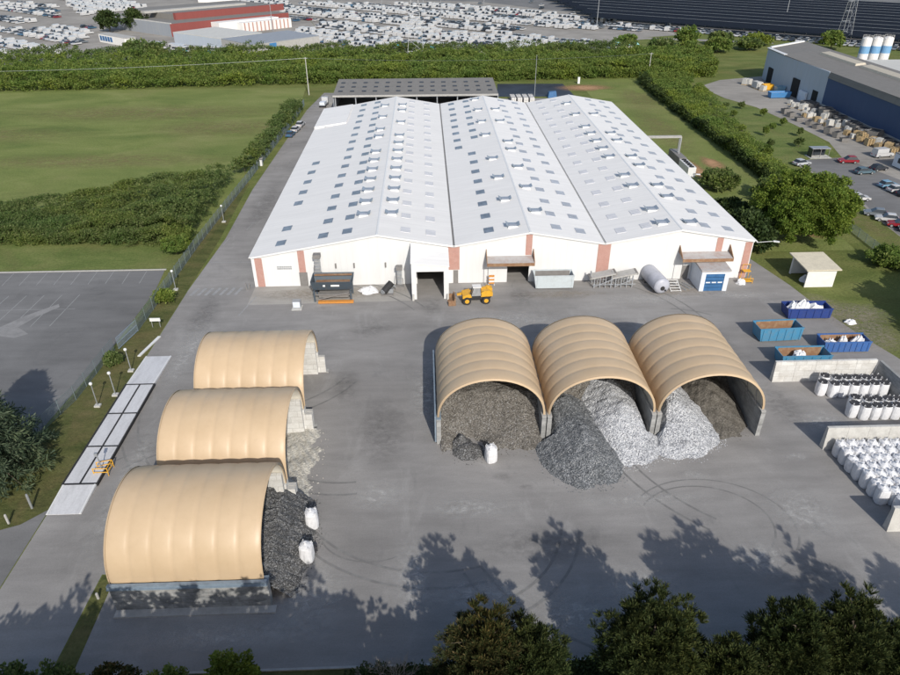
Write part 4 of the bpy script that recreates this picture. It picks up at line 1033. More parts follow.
# bucket elevators on the facade
def elevator(x, y, h, w, lab):
    t = empty("bucket_elevator", (x, y, 0), lab, "elevator")
    b = MB(); b.box(-w / 2, -w / 2, 0, w / 2, w / 2, h); b.build("shaft", M['steel'], t)
    b = MB(); b.box(-w * .7, -w * .7, h, w * .7, w * .6, h + .6); b.build("head", M['gutter'], t)
    b = MB()
    for i in range(int(h / .6)): b.box(-w / 2 - .02, -w / 2 - .06, .3 + i * .6, w / 2 + .02, -w / 2 - .005, .36 + i * .6)
    b.build("flange", M['kerb'], t)
    b = MB(); b.tube((-w, -.5, 0), (-w * .6, -.5, h * .8), .06); b.tube((w * .9, -.5, 0), (w * .7, -.5, h * .6), .06); b.box(-w, -1.2, 0, w, -.4, .7); b.build("support", M['gutter'], t)
elevator(2.6, -1.4, 5.6, .8, "tall grey bucket elevator leaning by the slate hopper")
elevator(15.3, -1.2, 3.2, .7, "short grey bucket elevator near the white porch")
t = empty("scrap_blower", (13.4, -3.0, 0), "black and grey scrapped blower lying on the apron left of the porch", "blower")
b = MB(); b.tube((-.6, -.7, .5), (.6, .5, 1.5), .55, n=12); b.build("housing", M['black'], t)
b = MB(); b.tube((-.8, -.9, .6), (-.55, -.65, .6), .4, n=10); b.box(.1, -.4, 0, .9, .3, .8); b.tube((.4, .4, 1.4), (1.2, .8, .6), .18); b.build("motor", M['steel'], t)
b = MB(); b.box(-.9, -1.1, 0, .9, .9, .15); b.build("skid", M['gutter'], t)

# ------------------------------------------------------------------ telehandler (faces -X)
t = empty("telehandler", (27.1, -6.4, 0), "yellow telescopic loader with its bucket lowered, right of the white porch", "loader", None, .06)
b = MB(); b.extrude_y([(-1.9, .75), (2.1, .75), (2.45, 1.3), (2.3, 1.75), (.6, 1.75), (.4, 1.4), (-1.2, 1.3), (-1.9, 1.15)], -.8, .8); b.build("chassis", M['black'], t)
b = MB(); b.extrude_y([(.7, 1.2), (2.5, 1.25), (2.5, 1.9), (1.9, 2.2), (.7, 2.1)], -.95, -.1); b.extrude_y([(1.5, 1.2), (2.55, 1.2), (2.55, 2.15), (1.7, 2.3)], -.1, .95); b.extrude_y([(-2.1, 1.0), (-.7, 1.2), (-.9, 1.75), (-2.1, 1.5)], -.98, .98); b.build("bodywork", M['yellow'], t)
for x in (-1.45, 1.5):
    for s in (-1, 1):
        b = MB(); b.tube((x, s * .75, .62), (x, s * 1.15, .62), .62, n=18); w = b.build("wheel", M['black'], t)
        b = MB(); b.tube((x, s * 1.15, .62), (x, s * 1.17, .62), .34, n=14); b.build("rim", M['yellow'], w)
b = MB(); b.hexa([(-.8, -.95, 1.4), (.7, -.95, 1.4), (.7, .05, 1.4), (-.8, .05, 1.4)], [(-.45, -.9, 2.75), (.6, -.9, 2.75), (.6, 0, 2.75), (-.45, 0, 2.75)]); cabo = b.build("cab", M['cabglass'], t)
b = MB(); b.box(-.6, -.98, 2.76, .72, .08, 2.9); b.build("cab_roof", M['wallwhite'], cabo)
b = MB()
for x0, x1 in ((-.82, -.47), (.72, .62)):
    for y in (-.95, .03): b.tube((x0, y, 1.4), (x1, y, 2.75), .05, n=4)
b.build("cab_pillar", M['black'], cabo)
b = MB(); b.hexa([(-3.0, .2, .75), (2.0, .2, 1.9), (2.0, .65, 1.9), (-3.0, .65, .75)], [(-2.9, .2, 1.2), (2.1, .2, 2.4), (2.1, .65, 2.4), (-2.9, .65, 1.2)]); b.build("boom", M['yellow'], t)
b = MB(); b.box(-3.2, -.6, .5, -2.9, .9, 1.3); b.tube((-2.9, -.3, 1.2), (-2.0, -.3, 1.3), .07); b.build("carriage", M['gutter'], t)
b = MB(); b.extrude_y([(-3.2, .1), (-3.2, 1.25), (-3.35, 1.3), (-3.5, .45), (-4.3, .1), (-4.3, .03), (-3.3, .03)], -1.2, 1.2); b.box(-4.3, -1.25, .03, -3.2, -1.2, .9); b.box(-4.3, 1.2, .03, -3.2, 1.25, .9); b.build("bucket", M['rust'], t)
b = MB(); b.tube((.75, -.98, 2.0), (1.0, -1.2, 2.3), .03); b.box(-.95, -1.25, 1.9, -.85, -1.0, 2.3); b.build("mirror", M['black'], t)

# conveyors, tank, frames along the facade
def conveyor(x, y, lab, dirn=1):
    t = empty("conveyor_frame", (x, y, 0), lab, "conveyor", "old conveyor frames by the facade")
    b = MB()
    for i in range(4):
        px = -1.3 + i * .9
        for s in (-.8, .8): b.box(px - .08, s - .08, 0, px + .08, s + .08, 1.6 + .25 * i * dirn)
    b.build("leg", M['steel'], t)
    b = MB(); b.hexa([(-1.9, -.9, 1.5), (2.0, -.9, 2.3), (2.0, .9, 2.3), (-1.9, .9, 1.5)], [(-1.9, -.9, 1.75), (2.0, -.9, 2.55), (2.0, .9, 2.55), (-1.9, .9, 1.75)]); b.build("belt_bed", M['kerb'], t)
    b = MB(); b.box(-1.6, -1, .55, 1.9, -.9, .7); b.box(-1.6, .9, .55, 1.9, 1, .7); b.tube((-1.4, -.9, .2), (1.6, -.9, 1.5), .06); b.tube((-1.8, 0, 1.0), (-1.8, 0, 2.6), .12); b.build("side_rail", M['steel'], t)
    b = MB(); b.tube((-1.9, -.8, 1.6), (-1.9, .8, 1.6), .22, n=10); b.tube((2.0, -.8, 2.4), (2.0, .8, 2.4), .22, n=10); b.build("roller", M['gutter'], t)
conveyor(47.6, -1.9, "rusty grey conveyor frame standing below the wide red wall panel")
conveyor(51.0, -1.9, "grey conveyor frame standing right beside the wide red wall panel's frame", .6)
t = empty("steel_tank", (56.0, -2.6, 0), "grey horizontal cylindrical tank lying in front of the facade", "tank", None, .12)
b = MB(); n = 24
prof = [(.05, -3.05), (.9, -3.0), (1.25, -2.75), (1.3, -2.6), (1.3, 2.6), (1.25, 2.75), (.9, 3.0), (.05, 3.05)]
vs = []
for r_, y in prof:
    for i in range(n): a = 2 * PI * i / n; vs.append((r_ * math.cos(a), y, 1.4 + r_ * math.sin(a)))
fs = []
for j in range(len(prof) - 1): fs += [(j * n + i, j * n + (i + 1) % n, (j + 1) * n + (i + 1) % n, (j + 1) * n + i) for i in range(n)]
b.add(vs, fs); b.build("shell", M['tank'], t, smooth=True)
for y in (-1.6, 1.6):
    b = MB(); b.box(-1.0, y - .15, 0, 1.0, y + .15, .35); b.build("saddle", M['gutter'], t)
b = MB(); b.tube((0, -3.15, 1.2), (0, -3.0, 1.2), .35, n=12); b.tube((.5, -3.1, .8), (.5, -2.9, .8), .16, n=8); b.build("manhole", M['black'], t)
b = MB()
for y in (-2.6, 0, 2.6): b.tube((0, y - .04, 1.4), (0, y + .04, 1.4), 1.33, n=24, cap=False)
b.build("hoop", M['steel'], t)
t = empty("metal_trestle", (59.0, -3.2, 0), "low white steel frame on the ground right of the grey tank", "frame")
b = MB()
for x in (-.8, .8): b.tube((x, -1.4, .1), (x, 1.2, .9), .07); b.tube((x, 1.2, .9), (x, 1.2, 0), .06)
b.build("rail", M['trim'], t)
b = MB()
for i in range(5): b.tube((-.8, -1.3 + i * .6, .15 + i * .18), (.8, -1.3 + i * .6, .15 + i * .18), .05)
b.build("rung", M['trim'], t)
for i, (x, rz, l) in enumerate(((60.0, .5, 3.0), (60.9, .45, 2.6), (61.6, .55, 2.2))):
    b = MB(); b.rbox(0, 0, .02, .16, l, .14); o = b.build("steel_beam", M['steel'], org=(0, 0, 0)); o.location = (x, -2.9 + .2 * i, 0); o.rotation_euler = (0, 0, rz)
    tag(o, "grey steel beam lying by the canopy, %s" % ["longest, nearest the frame", "middle of the three", "shortest, nearest the booth"][i], "beam", "loose steel beams")
# yellow gas rack at right corner of the facade
t = empty("yellow_rack", (71.3, -1.0, 0), "yellow steel steps standing by the right corner of the facade", "rack")
b = MB(); b.box(-.9, -1.2, .3, .9, -.2, .42); b.box(-.4, -.2, 1.6, .8, .6, 1.7); b.build("step", M['yellow'], t)
b = MB()
for x in (-.9, .9):
    for y in (-1.2, -.2): b.tube((x, y, 0), (x, y, .9), .05)
b.tube((.8, .5, 0), (.8, .5, 2.6), .05); b.tube((-.4, .5, 0), (-.4, .5, 2.6), .05); b.tube((.8, .5, 2.6), (-.4, .5, 2.6), .05); b.tube((-.9, -1.2, .9), (.9, -1.2, .9), .05); b.build("rail", M['yellow'], t)
t = empty("barrier_stand", (30.0, -1.0, 0), "red and white striped stand left of the middle dock door", "barrier")
b = MB()
for i in range(3): b.box(-.45, -.2, .3 + i * .6, .45, 0, .6 + i * .6)
b.build("red_board", M['orange'], t)
b = MB()
for i in range(2): b.box(-.4, -.2, .6 + i * .6, .4, 0, .9 + i * .6)
b.box(-.5, -.2, 0, -.4, 0, .3); b.box(.4, -.2, 0, .5, 0, .3); b.build("white_board", M['trim'], t)
# plant on the right side of the warehouse
t = empty("cooling_unit", (80.2, 58.5, 0), "long white and dark cooling unit on bare soil beside the warehouse", "cooling unit")
b = MB(); b.box(-.9, -7.5, .1, .9, -1.0, 2.3); b.build("white_cabinet", M['trim'], t)
b = MB(); b.box(-.9, -.8, .1, .9, 7, 2.5); b.build("dark_cabinet", M['gutter'], t)
for i in range(5):
    b = MB(); b.tube((0, -6.8 + i * 1.3, 2.3), (0, -6.8 + i * 1.3, 2.45), .55, n=12); b.build("fan", M['black'], t)
t = empty("pipe_gantry", (76.5, 62, 0), "grey steel pipe gantry reaching from the warehouse over the cooling unit", "gantry")
b = MB()
for y in (-.5, .5): b.box(-4.2, y - .1, 6.2, 4.0, y + .1, 6.4)
for i in range(9): b.box(-4.0 + i, -.4, 6.25, -3.9 + i, .4, 6.35)
b.box(-4.2, -.35, 6.42, 4.0, .35, 6.6); b.build("beam", M['kerb'], t)
for y in (-.5, .5):
    b = MB(); b.box(3.75, y - .12, 0, 4.0, y + .12, 6.2); b.build("column", M['steel'], t)

# ------------------------------------------------------------------ kiosk shelter at right
t = empty("open_hut", (82.2, -1.2, 0), "cream three-sided hut with a pale flat roof at the edge of the grass", "hut")
b = MB(); b.box(-2.3, -2.7, 0, 2.3, -2.5, 3.0); b.build("front_wall", M['wallwhite'], t)
b = MB(); b.box(2.1, -2.49, 0, 2.3, 2.6, 3.0); b.box(-2.3, 2.4, 0, 2.09, 2.6, 3.0); b.build("rear_wall", M['wallwhite'], t)
b = MB(); b.hexa([(-2.8, -3.1, 3.02), (2.8, -3.1, 3.02), (2.8, 3.1, 3.3), (-2.8, 3.1, 3.3)], [(-2.8, -3.1, 3.2), (2.8, -3.1, 3.2), (2.8, 3.1, 3.48), (-2.8, 3.1, 3.48)]); b.build("roof", M['cream'], t)
b = MB(); b.box(-2.3, 2.2, 0, -2.15, 2.39, 3.0); b.build("post", M['trim'], t)
b = sheetlump(81.2, -1.6, 0, .9, 1.0, 41); tag(b.build("white_sacks", M['bag'], org=(81.2, -1.6, 0)), "pale sack stored inside the cream three-sided hut", "sacks")

# ------------------------------------------------------------------ weighbridge
t = empty("weighbridge", (-17.0, -36.4, 0), "long pale steel weighbridge with dark frame lines on the side road", "weighbridge"); WO = (-17, -36.4, 0)
yb = [-45.4, -39.4, -33.4, -27.4]
for i in range(3):
    for j in range(2):
        x0 = -18.6 + j * 1.75
        b = MB(); b.box(x0 + .1, yb[i] + .1, .1, x0 + 1.65, yb[i + 1] - .1, .34); b.build("deck_plate", M['deck'], t, WO)
b = MB()
for y in yb: b.box(-18.72, y - .1, .05, -15.0, y + .1, .37)
for x in (-18.72, -16.94, -15.12):
    for i in range(3): b.box(x, yb[i] + .1, .05, x + .2 if x != -15.12 else x + .12, yb[i + 1] - .1, .37)
b.build("frame", M['black'], t, WO)
for y0, y1, z0, z1 in ((-49.4, -45.52, .05, .33), (-27.28, -20.4, .33, .05)):
    b = MB(); b.hexa([(-18.6, y0, 0), (-15.1, y0, 0), (-15.1, y1, 0), (-18.6, y1, 0)], [(-18.6, y0, z0), (-15.1, y0, z0), (-15.1, y1, z1), (-18.6, y1, z1)]); b.build("ramp", M['deck'], t, WO)
    for x in (-18.55, -15.3):
        b = MB(); b.hexa([(x, y0, z0), (x + .15, y0, z0), (x + .15, y1, z1), (x, y1, z1)], [(x, y0, z0 + .06), (x + .15, y0, z0 + .06), (x + .15, y1, z1 + .06), (x, y1, z1 + .06)])
        b.build("ramp_edge", M['trim'], t, WO)
t = empty("guard_rail", (-15.2, -43.3, 0), "yellow tubular guard rail with a grey post beside the weighbridge", "guard rail")
b = MB()
for z in (.5, 1.0):
    b.tube((-.8, -.6, z), (.7, -.6, z), .05); b.tube((.7, -.6, z), (.7, .8, z), .05); b.tube((-.8, .4, z), (.7, .8, z), .05)
b.build("rail", M['yellow'], t)
b = MB()
for x, y in ((-.8, -.6), (.7, -.6), (.7, .8), (-.8, .4)): b.tube((x, y, 0), (x, y, 1.02), .05)
b.build("post", M['yellow'], t)
b = MB(); b.tube((-.2, .1, 0), (-.3, .1, 2.6), .06); b.box(-.45, -.05, 2.2, -.15, .2, 2.6); b.build("terminal_post", M['steel'], t)
# globe lamps
LP = [(-20.6, -31.4, "beside the middle of the weighbridge"), (-19.3, -29.2, "on a concrete foot near the far end of the weighbridge"), (-19.3, -23.8, "on a concrete foot beside the far ramp"),
      (-20.5, -.6, "by the zebra crossing"), (-19.9, 28.3, "farthest up the side road")]
for i, (x, y, w) in enumerate(LP):
    t = empty("globe_lamp", (x, y, 0), "slim post with globe lamp " + w, "lamp", "globe lamps along the side road")
    b = MB(); b.tube((0, 0, 0), (0, 0, 3.2), .07, .05, n=8); b.build("pole", M['steel'], t)
    b = MB(); b.lathe(0, 0, [(.08, 3.15), (.18, 3.22), (.21, 3.35), (.17, 3.47), (.06, 3.53)], 12); b.build("globe", M['trim'], t)
    b = MB(); b.box(-.35, -.3, 0, .35, .3, .2); b.build("foot", M['concrete'], t)
t = empty("sign_board", (-19.7, -12.4, 0), "small blank white sign board on two legs by the fence", "sign")
b = MB(); b.box(-.75, -.05, 1.0, .75, .05, 1.5); b.build("board", M['trim'], t)
for x in (-.55, .55):
    b = MB(); b.box(x - .04, -.04, 0, x + .04, .04, 1.0); b.build("leg", M['steel'], t)
b = MB(); b.hexa([(-19.7, -20.3, 0), (-19.3, -20.3, 0), (-18.2, -15.2, 0), (-18.6, -15.2, 0)], [(-19.7, -20.3, .14), (-19.3, -20.3, .14), (-18.2, -15.2, .14), (-18.6, -15.2, .14)]); struct(b, "kerb", M['trim'])
for x, y, lab, hh in ((-21.7, -50.4, "short white bollard at the bottom left of the side road", 1.2), (-20.4, -48.4, "thin grey post standing on the verge under the conifer", 1.9), (-9.4, -59.6, "small white marker post beside the stained block wall", .7)):
    b = MB(); b.lathe(0, 0, [(.12, 0), (.12, hh * .9), (.09, hh), (.03, hh + .03)], 12); o = b.build("bollard", M['steel'] if hh > 1.5 else M['kerb'], org=(0, 0, 0)); o.location = (x, y, 0); tag(o, lab, "bollard")
t = empty("meter_box", (-20.2, 64.8, 0), "white meter box with an open lid beside the side road", "box")
b = MB(); b.box(-.7, -.5, 0, .7, .5, 1.4); b.build("cabinet", M['trim'], t); b = MB(); b.hexa([(-.8, -.6, 1.42), (.9, -.6, 1.7), (.9, .7, 1.7), (-.8, .7, 1.42)], [(-.8, -.6, 1.52), (.9, -.6, 1.8), (.9, .7, 1.8), (-.8, .7, 1.52)]); b.build("lid", M['apron'], t)
# crossing bollards at warehouse corner
for x in (-9.2, -8.7):
    b = MB(); b.tube((0, 0, 0), (0, 0, 1.1), .09, n=8); o = b.build("bollard", M['gutter'], org=(0, 0, 0)); o.location = (x, -.9, 0); tag(o, "dark bollard at the left corner of the warehouse", "bollard", "dark corner bollards")

# ------------------------------------------------------------------ wire fence along the side road
FP = [(-25.6, -38.5), (-23.8, -30), (-23.4, -18.5)]
FP2 = [(-22.0, -13.4), (-21.9, -3.9), (-21.7, 17.3), (-20.9, 40), (-20.3, 54), (-18.4, 115), (-18.6, 128)]
def fence(name, pts, lab, h=2.0):
    t = empty(name, (pts[0][0], pts[0][1], 0), lab, "fence"); O = (pts[0][0], pts[0][1], 0)
    mesh = MB(); n_post = 0
    for (x0, y0), (x1, y1) in zip(pts[:-1], pts[1:]):
        L = math.hypot(x1 - x0, y1 - y0); n = max(1, int(L / 2.5)); ux, uy = (x1 - x0) / L, (y1 - y0) / L
        for i in range(n):
            x, y = x0 + ux * L * i / n, y0 + uy * L * i / n
            b = MB(); b.tube((x, y, 0), (x, y, h + .1), .045, n=5); b.build("post", M['chain'], t, O); n_post += 1
        for k in range(11): 
            z = .05 + k * (h - .1) / 10; mesh.tube((x0, y0, z), (x1, y1, z), .011 if k not in (0, 5, 10) else .02, n=3, cap=False)
        m = int(L / .12)
        for i in range(m):
            x, y = x0 + ux * L * i / m, y0 + uy * L * i / m; mesh.tube((x, y, .05), (x, y, h), .010, n=3, cap=False)
    mesh.build("wire_mesh", M['chain'], t, O)
fence("wire_fence", FP, "green grey wire mesh fence beside the car park, near section by the weighbridge")
fence("wire_fence", FP2, "green grey wire mesh fence running up the side road past the thicket")
t = empty("sliding_gate", (-22.9, -18.4, 0), "blue grey barred gate standing in the gap of the wire fence", "gate")
b = MB(); b.box(0, .0, .15, .9, .06, .25) if False else None
g = Vector((.9, 5.0, 0)); gl = g.length
b = MB()
for z in (.15, 1.0, 1.85): b.tube((0, 0, z), (g.x, g.y, z), .05, n=5)
b.build("rail", M['bluesteel'], t)
b = MB()
for i in range(30): b.tube((g.x * i / 29, g.y * i / 29, .15), (g.x * i / 29, g.y * i / 29, 1.85), .025, n=4)
b.build("bars", M['bluesteel'], t)
fence("wire_fence", [(99.2, 8), (101.5, 60), (101, 150)], "far wire fence behind the shrub belt on the right", 1.6)

# ------------------------------------------------------------------ vegetation
def crown_points(cx, cy, cz, rx, ry, rz, n, seed, low=-.75, power=.45):
    r = np.random.default_rng(seed); out = []
    d = unit(r.normal(size=(n * 2, 3))); d = d[d[:, 2] > low][:n]
    k = r.uniform(0, 1, (len(d), 1)) ** power
    k *= 1 + .14 * np.sin(5 * np.arctan2(d[:, 1:2], d[:, 0:1]) + seed) + np.clip(.07 * r.normal(size=k.shape), -.2, .1)
    return np.array([cx, cy, cz]) + d * k * np.array([rx, ry, rz]), d
def clumps_to_leaves(C, D, per, spread, L, W, seed, up=.3, jit=.9, spiky=False):
    r = np.random.default_rng(seed); n = len(C)
    P = np.repeat(C, per, 0); B = np.repeat(D, per, 0)
    R = unit(r.normal(size=P.shape))
    if spiky:
        dirn = unit(B * .7 + R * jit + np.array([0, 0, up])); P = P + dirn * (r.uniform(0, 1, (len(P), 1)) * spread)
    else:
        P = P + R * spread * r.uniform(.1, 1, (len(P), 1)) ** .6 * np.array([1, 1, .75]); dirn = unit(B * .4 + unit(r.normal(size=P.shape)) * jit + np.array([0, 0, up * .5]))
    s = r.uniform(.65, 1.35, len(P))
    return leaf_quads(P, dirn, L * s, W * s)
def limbs(b, base, h, targets, r0, seed, n=8):
    """tapered trunk with limbs reaching into the crown"""
    rr = random.Random(seed); x, y, z = base; pts = [(x, y, z - .1)]
    for i in range(1, 5): pts.append((x + rr.uniform(-.05, .05) * h * .3, y + rr.uniform(-.05, .05) * h * .3, z + h * i / 4))
    for i in range(4): b.tube(pts[i], pts[i + 1], r0 * (1 - i * .2), r0 * (1 - (i + 1) * .2), n, cap=False)
    for c in targets:
        zz = min(max(z + h * .25, c[2] - rr.uniform(.5, 2.0)), z + h * .95); f = (zz - z) / h * 4; i = min(3, int(f)); q = f - i
        p = tuple(pts[i][k] * (1 - q) + pts[i + 1][k] * q for k in range(3)); m = tuple((p[k] + c[k]) / 2 + (0, 0, .3)[k] for k in range(3))
        b.tube(p, m, r0 * .28, r0 * .18, 5, cap=False); b.tube(m, tuple(c), r0 * .18, r0 * .05, 5, cap=False)
def tree(name, base, top, rx, ry, z0, lab, mat, seed, ncl=170, per=60, spread=.7, L=.45, W=.3, spiky=False, power=.45, grp=None, cat="tree", r0=None, low=-.75, up=.3, bark=None):
    x, y = base; t = empty(name, (x, y, 0), lab, cat, grp)
    cz, rz = (z0 + top) / 2, (top - z0) / 2
    C, D = crown_points(0, 0, cz, rx, ry, rz - spread * .5, ncl, seed, low, power)
    V = clumps_to_leaves(C, D, per, spread, L, W, seed + 1, up, spiky=spiky)
    npmesh("crown", V, 4, mat, t)
    b = MB(); sel = C[np.random.default_rng(seed).choice(len(C), min(len(C), 14), replace=False)]
    limbs(b, (0, 0, 0), max(1.0, top * .8), sel, r0 or top * .022, seed); b.build("trunk", bark or M['bark'], t)
    return t
# pines along the bottom edge
PG = "pines along the bottom edge"
for i, (x, y, h, rx, ry, n, m, lab) in enumerate((
        (23.3, -70.4, 10.2, 3.0, 2.8, 420, 'l_pinebrown', "bushy dark pine with rusty brown tips at the bottom edge, leftmost of the pines"),
        (26.6, -71.0, 9.2, 2.5, 2.5, 300, 'l_pine', "smaller dark pine leaning against the rusty-tipped pine"),
        (35.2, -70.2, 10.9, 3.5, 3.0, 480, 'l_pine', "tall bushy dark pine standing alone at the middle of the bottom edge"),
        (40.3, -71.6, 8.2, 2.0, 2.0, 240, 'l_pine', "low rounded dark pine between the two tallest pine groups"),
        (44.7, -71.0, 11.0, 2.7, 2.6, 360, 'l_pine', "broad dark pine at the left of the right-hand pine group"),
        (48.6, -71.2, 11.7, 2.6, 2.5, 360, 'l_pine', "dark pine with the highest pointed top in the right-hand pine group"),
        (52.4, -71.8, 9.8, 2.4, 2.5, 300, 'l_pine', "dark pine at the bottom right corner of the picture"),
        (57.5, -72.5, 11.0, 2.6, 2.6, 200, 'l_pine', "dark pine just past the bottom right corner"),
        (63.5, -72.0, 9.5, 2.6, 2.6, 180, 'l_pine', "second dark pine past the bottom right corner"))):
    tree("pine_tree", (x, y), h, rx, ry, .5, lab, M[m], 11 + i, int(n * 2.0), 105, .44, .27, .055, True, .5, PG, up=.8)
for i, (x, y, h, r_) in enumerate(((-13, -82, 13.5, 3.8), (-7.5, -83, 16.0, 3.9), (-1.5, -83, 17.0, 4.0), (4.0, -83.5, 17.6, 4.0), (9.5, -83, 17.4, 3.9), (15.2, -82.5, 15.8, 3.5), (20.0, -80, 11.5, 3.0))):
    tree("broadleaf_tree", (x, y), h, r_, r_, 1.5, "broadleaf tree in the row below the picture's lower left edge", M['l_hedge'], 60 + i, 190, 55, 1.0, .55, .4, False, .5, "trees below the lower left edge")
# low shrubs peeping in at the bottom
for i, (x, y, h, r_, m, lab) in enumerate(((-11.5, -69.2, 3.8, 1.8, 'l_thicket', "dark low shrub at the bottom left corner"), (-8.0, -69.6, 4.6, 2.0, 'l_thicket', "low shrub at the bottom edge left of the stained wall"), (-3.6, -70.0, 4.9, 2.0, 'l_pinebrown', "brownish low shrub at the bottom edge under the stained wall"),
                                           (0.2, -70.1, 4.6, 1.8, 'l_hedge', "dull green low shrub at the bottom edge left of the yellowish one"), (4.9, -69.8, 5.2, 2.1, 'l_lime', "yellowish green shrub at the bottom edge below the vaulted shelters"), (27.4, -73.6, 6.3, 1.6, 'l_lime', "lime green shrub top at the bottom edge before the lone tall pine"),
                                           (32.4, -73.8, 7.0, 1.7, 'l_lime', "lime green shrub under the lone tall pine"), (46.8, -73.6, 6.6, 1.9, 'l_pine', "small dark shrub in front of the right-hand pine group"))):
    tree("shrub", (x, y), h, r_, r_, .1, lab, M[m], 80 + i, 90, 90, .5, .26, .17, False, .6, "shrubs along the bottom edge", "shrub", .06, -.5)
for nm_, y0, y1, x0, x1, h_, n_, m_, sd in (("undergrowth", -72.5, -67.5, 13, 64, 1.9, 1500, 'l_dark', 401), ("undergrowth", -72.5, -69.2, -15, 14, 3.0, 1000, 'l_thicket', 402)):
    r = np.random.default_rng(sd); XY = np.column_stack([r.uniform(x0, x1, n_), r.uniform(y0, y1, n_)])
    H_ = h_ * (1 + .35 * smooth_noise(XY[:, 0], XY[:, 1], .8, sd)) * np.clip((y1 - XY[:, 1]) / 1.2 + .25, 0, 1)
    C = np.column_stack([XY, np.maximum(.1, H_ * r.uniform(.3, 1, n_))]); D = unit(r.normal(size=C.shape) * .6 + np.array([0, 0, .8]))
    tag(npmesh(nm_, clumps_to_leaves(C, D, 50, .55, .24, .16, sd + 1, .5), 4, M[m_]), "dark undergrowth along the bottom edge beneath the pines" if sd == 401 else "dark undergrowth along the bottom edge left of the pines", "undergrowth", None, "stuff")
# bare shrub
t = empty("bare_shrub", (16.2, -69.6, 0), "leafless grey twiggy shrub at the bottom edge left of the pines", "shrub")
b = MB(); rr = random.Random(5)
def twig(p, d, l, r_, k):
    q = (p[0] + d[0] * l, p[1] + d[1] * l, p[2] + d[2] * l); b.tube(p, q, r_, r_ * .65, 4, cap=False)
    if k > 0:
        for _ in range(3):
            e = Vector((d[0] + rr.uniform(-.6, .6), d[1] + rr.uniform(-.6, .6), d[2] + rr.uniform(-.3, .4))).normalized(); twig(q, e, l * rr.uniform(.6, .85), r_ * .6, k - 1)
for i in range(7):
    a = i * .9; twig((rr.uniform(-.3, .3), rr.uniform(-.3, .3), 0), Vector((math.cos(a) * .5, math.sin(a) * .4, 1)).normalized(), 1.3, .05, 4)
b.build("branches", M['palebark'], t)
# broad tree at right of the warehouse, several stems
tree("broadleaf_tree", (86.8, 14.5), 12.6, 7.6, 7.4, .6, "large bright green broadleaf tree right of the warehouse corner", M['l_broad'], 101, 620, 190, .95, .36, .25, False, .4, None, "tree", .3)
tree("broadleaf_tree", (94.6, 20), 9.6, 5.2, 5.2, .6, "smaller bright green tree joined to the large broadleaf tree beside the car park", M['l_broad'], 102, 340, 150, .85, .36, .25, False, .4, None, "tree", .22)
tree("dark_tree", (77.6, 12.5), 6.4, 3.4, 5.0, .3, "very dark leafy tree between the warehouse corner and the bright tree", M['l_dark'], 103, 230, 80, 1.0, .6, .4, False, .45, None, "tree", .2)
tree("shrub", (78.6, 24), 4.2, 3.2, 5.0, 0, "dark shrub growing along the warehouse side wall", M['l_dark'], 104, 130, 70, .8, .5, .35, False, .5, None, "shrub", .08)
tree("shrub", (83.8, 43.5), 4.0, 3.9, 4.2, 0, "rounded green shrub beside the warehouse below the cooling unit", M['l_thicket'], 105, 150, 70, .8, .5, .35, False, .5, None, "shrub", .08)
tree("shrub", (92.5, 35), 4.6, 4.0, 5.0, 0, "olive shrub between the rounded shrub and the bright tree", M['l_thicket'], 106, 150, 70, .8, .5, .35, False, .5, None, "shrub", .08)
tree("shrub", (98, 3.5), 3.2, 3.4, 3.0, 0, "low green shrub on the slope below the dry grass strip", M['l_hedge'], 107, 110, 70, .7, .45, .3, False, .5, None, "shrub", .06)
tree("shrub", (101.6, -4.5), 3.4, 3.0, 3.4, 0, "green shrub at the right edge above the shaded grass", M['l_hedge'], 108, 110, 70, .7, .45, .3, False, .5, None, "shrub", .06)
for i, (x, y, h) in enumerate(((91, -19.5, 10), (97, -16, 11), (90.5, -28, 9.5), (97.5, -26, 10))):
    tree("broadleaf_tree", (x + 3.5, y), h, 4.2, 4.2, 1.5, "broadleaf tree past the right edge that shades the grass", M['l_broad'], 120 + i, 160, 60, 1.0, .6, .45, False, .45, "trees past the right edge")
# conifer at left: drooping layered boughs
t = empty("conifer_tree", (-27.2, -43.2, 0), "dark blue green conifer with layered boughs beside the car park at left", "tree")
r = np.random.default_rng(77); C, D = [], []
for lev in range(15):
    z = 1.0 + lev * .8; R = 6.0 * (1 - (z / 13.4) ** 1.3) + .3; nb = 14 if lev < 10 else 8
    for k in range(nb):
        a = 2 * PI * (k + r.uniform(-.25, .25)) / nb + lev * .5; rr_ = R * r.uniform(.8, 1.12)
        for s in np.linspace(.25, 1, 8):
            C.append((rr_ * s * math.cos(a) + r.normal(0, .1), rr_ * s * math.sin(a) + r.normal(0, .1), z + .35 * s - .55 * s * s + r.normal(0, .07))); D.append((math.cos(a), math.sin(a), -.15))
C, D = np.array(C), np.array(D)
npmesh("crown", clumps_to_leaves(C, D, 26, .55, .55, .12, 78, .1, .75, True), 4, M['l_conifer'], t)
b = MB(); limbs(b, (0, 0, 0), 12.5, C[::55], .3, 3); b.build("trunk", M['bark'], t)
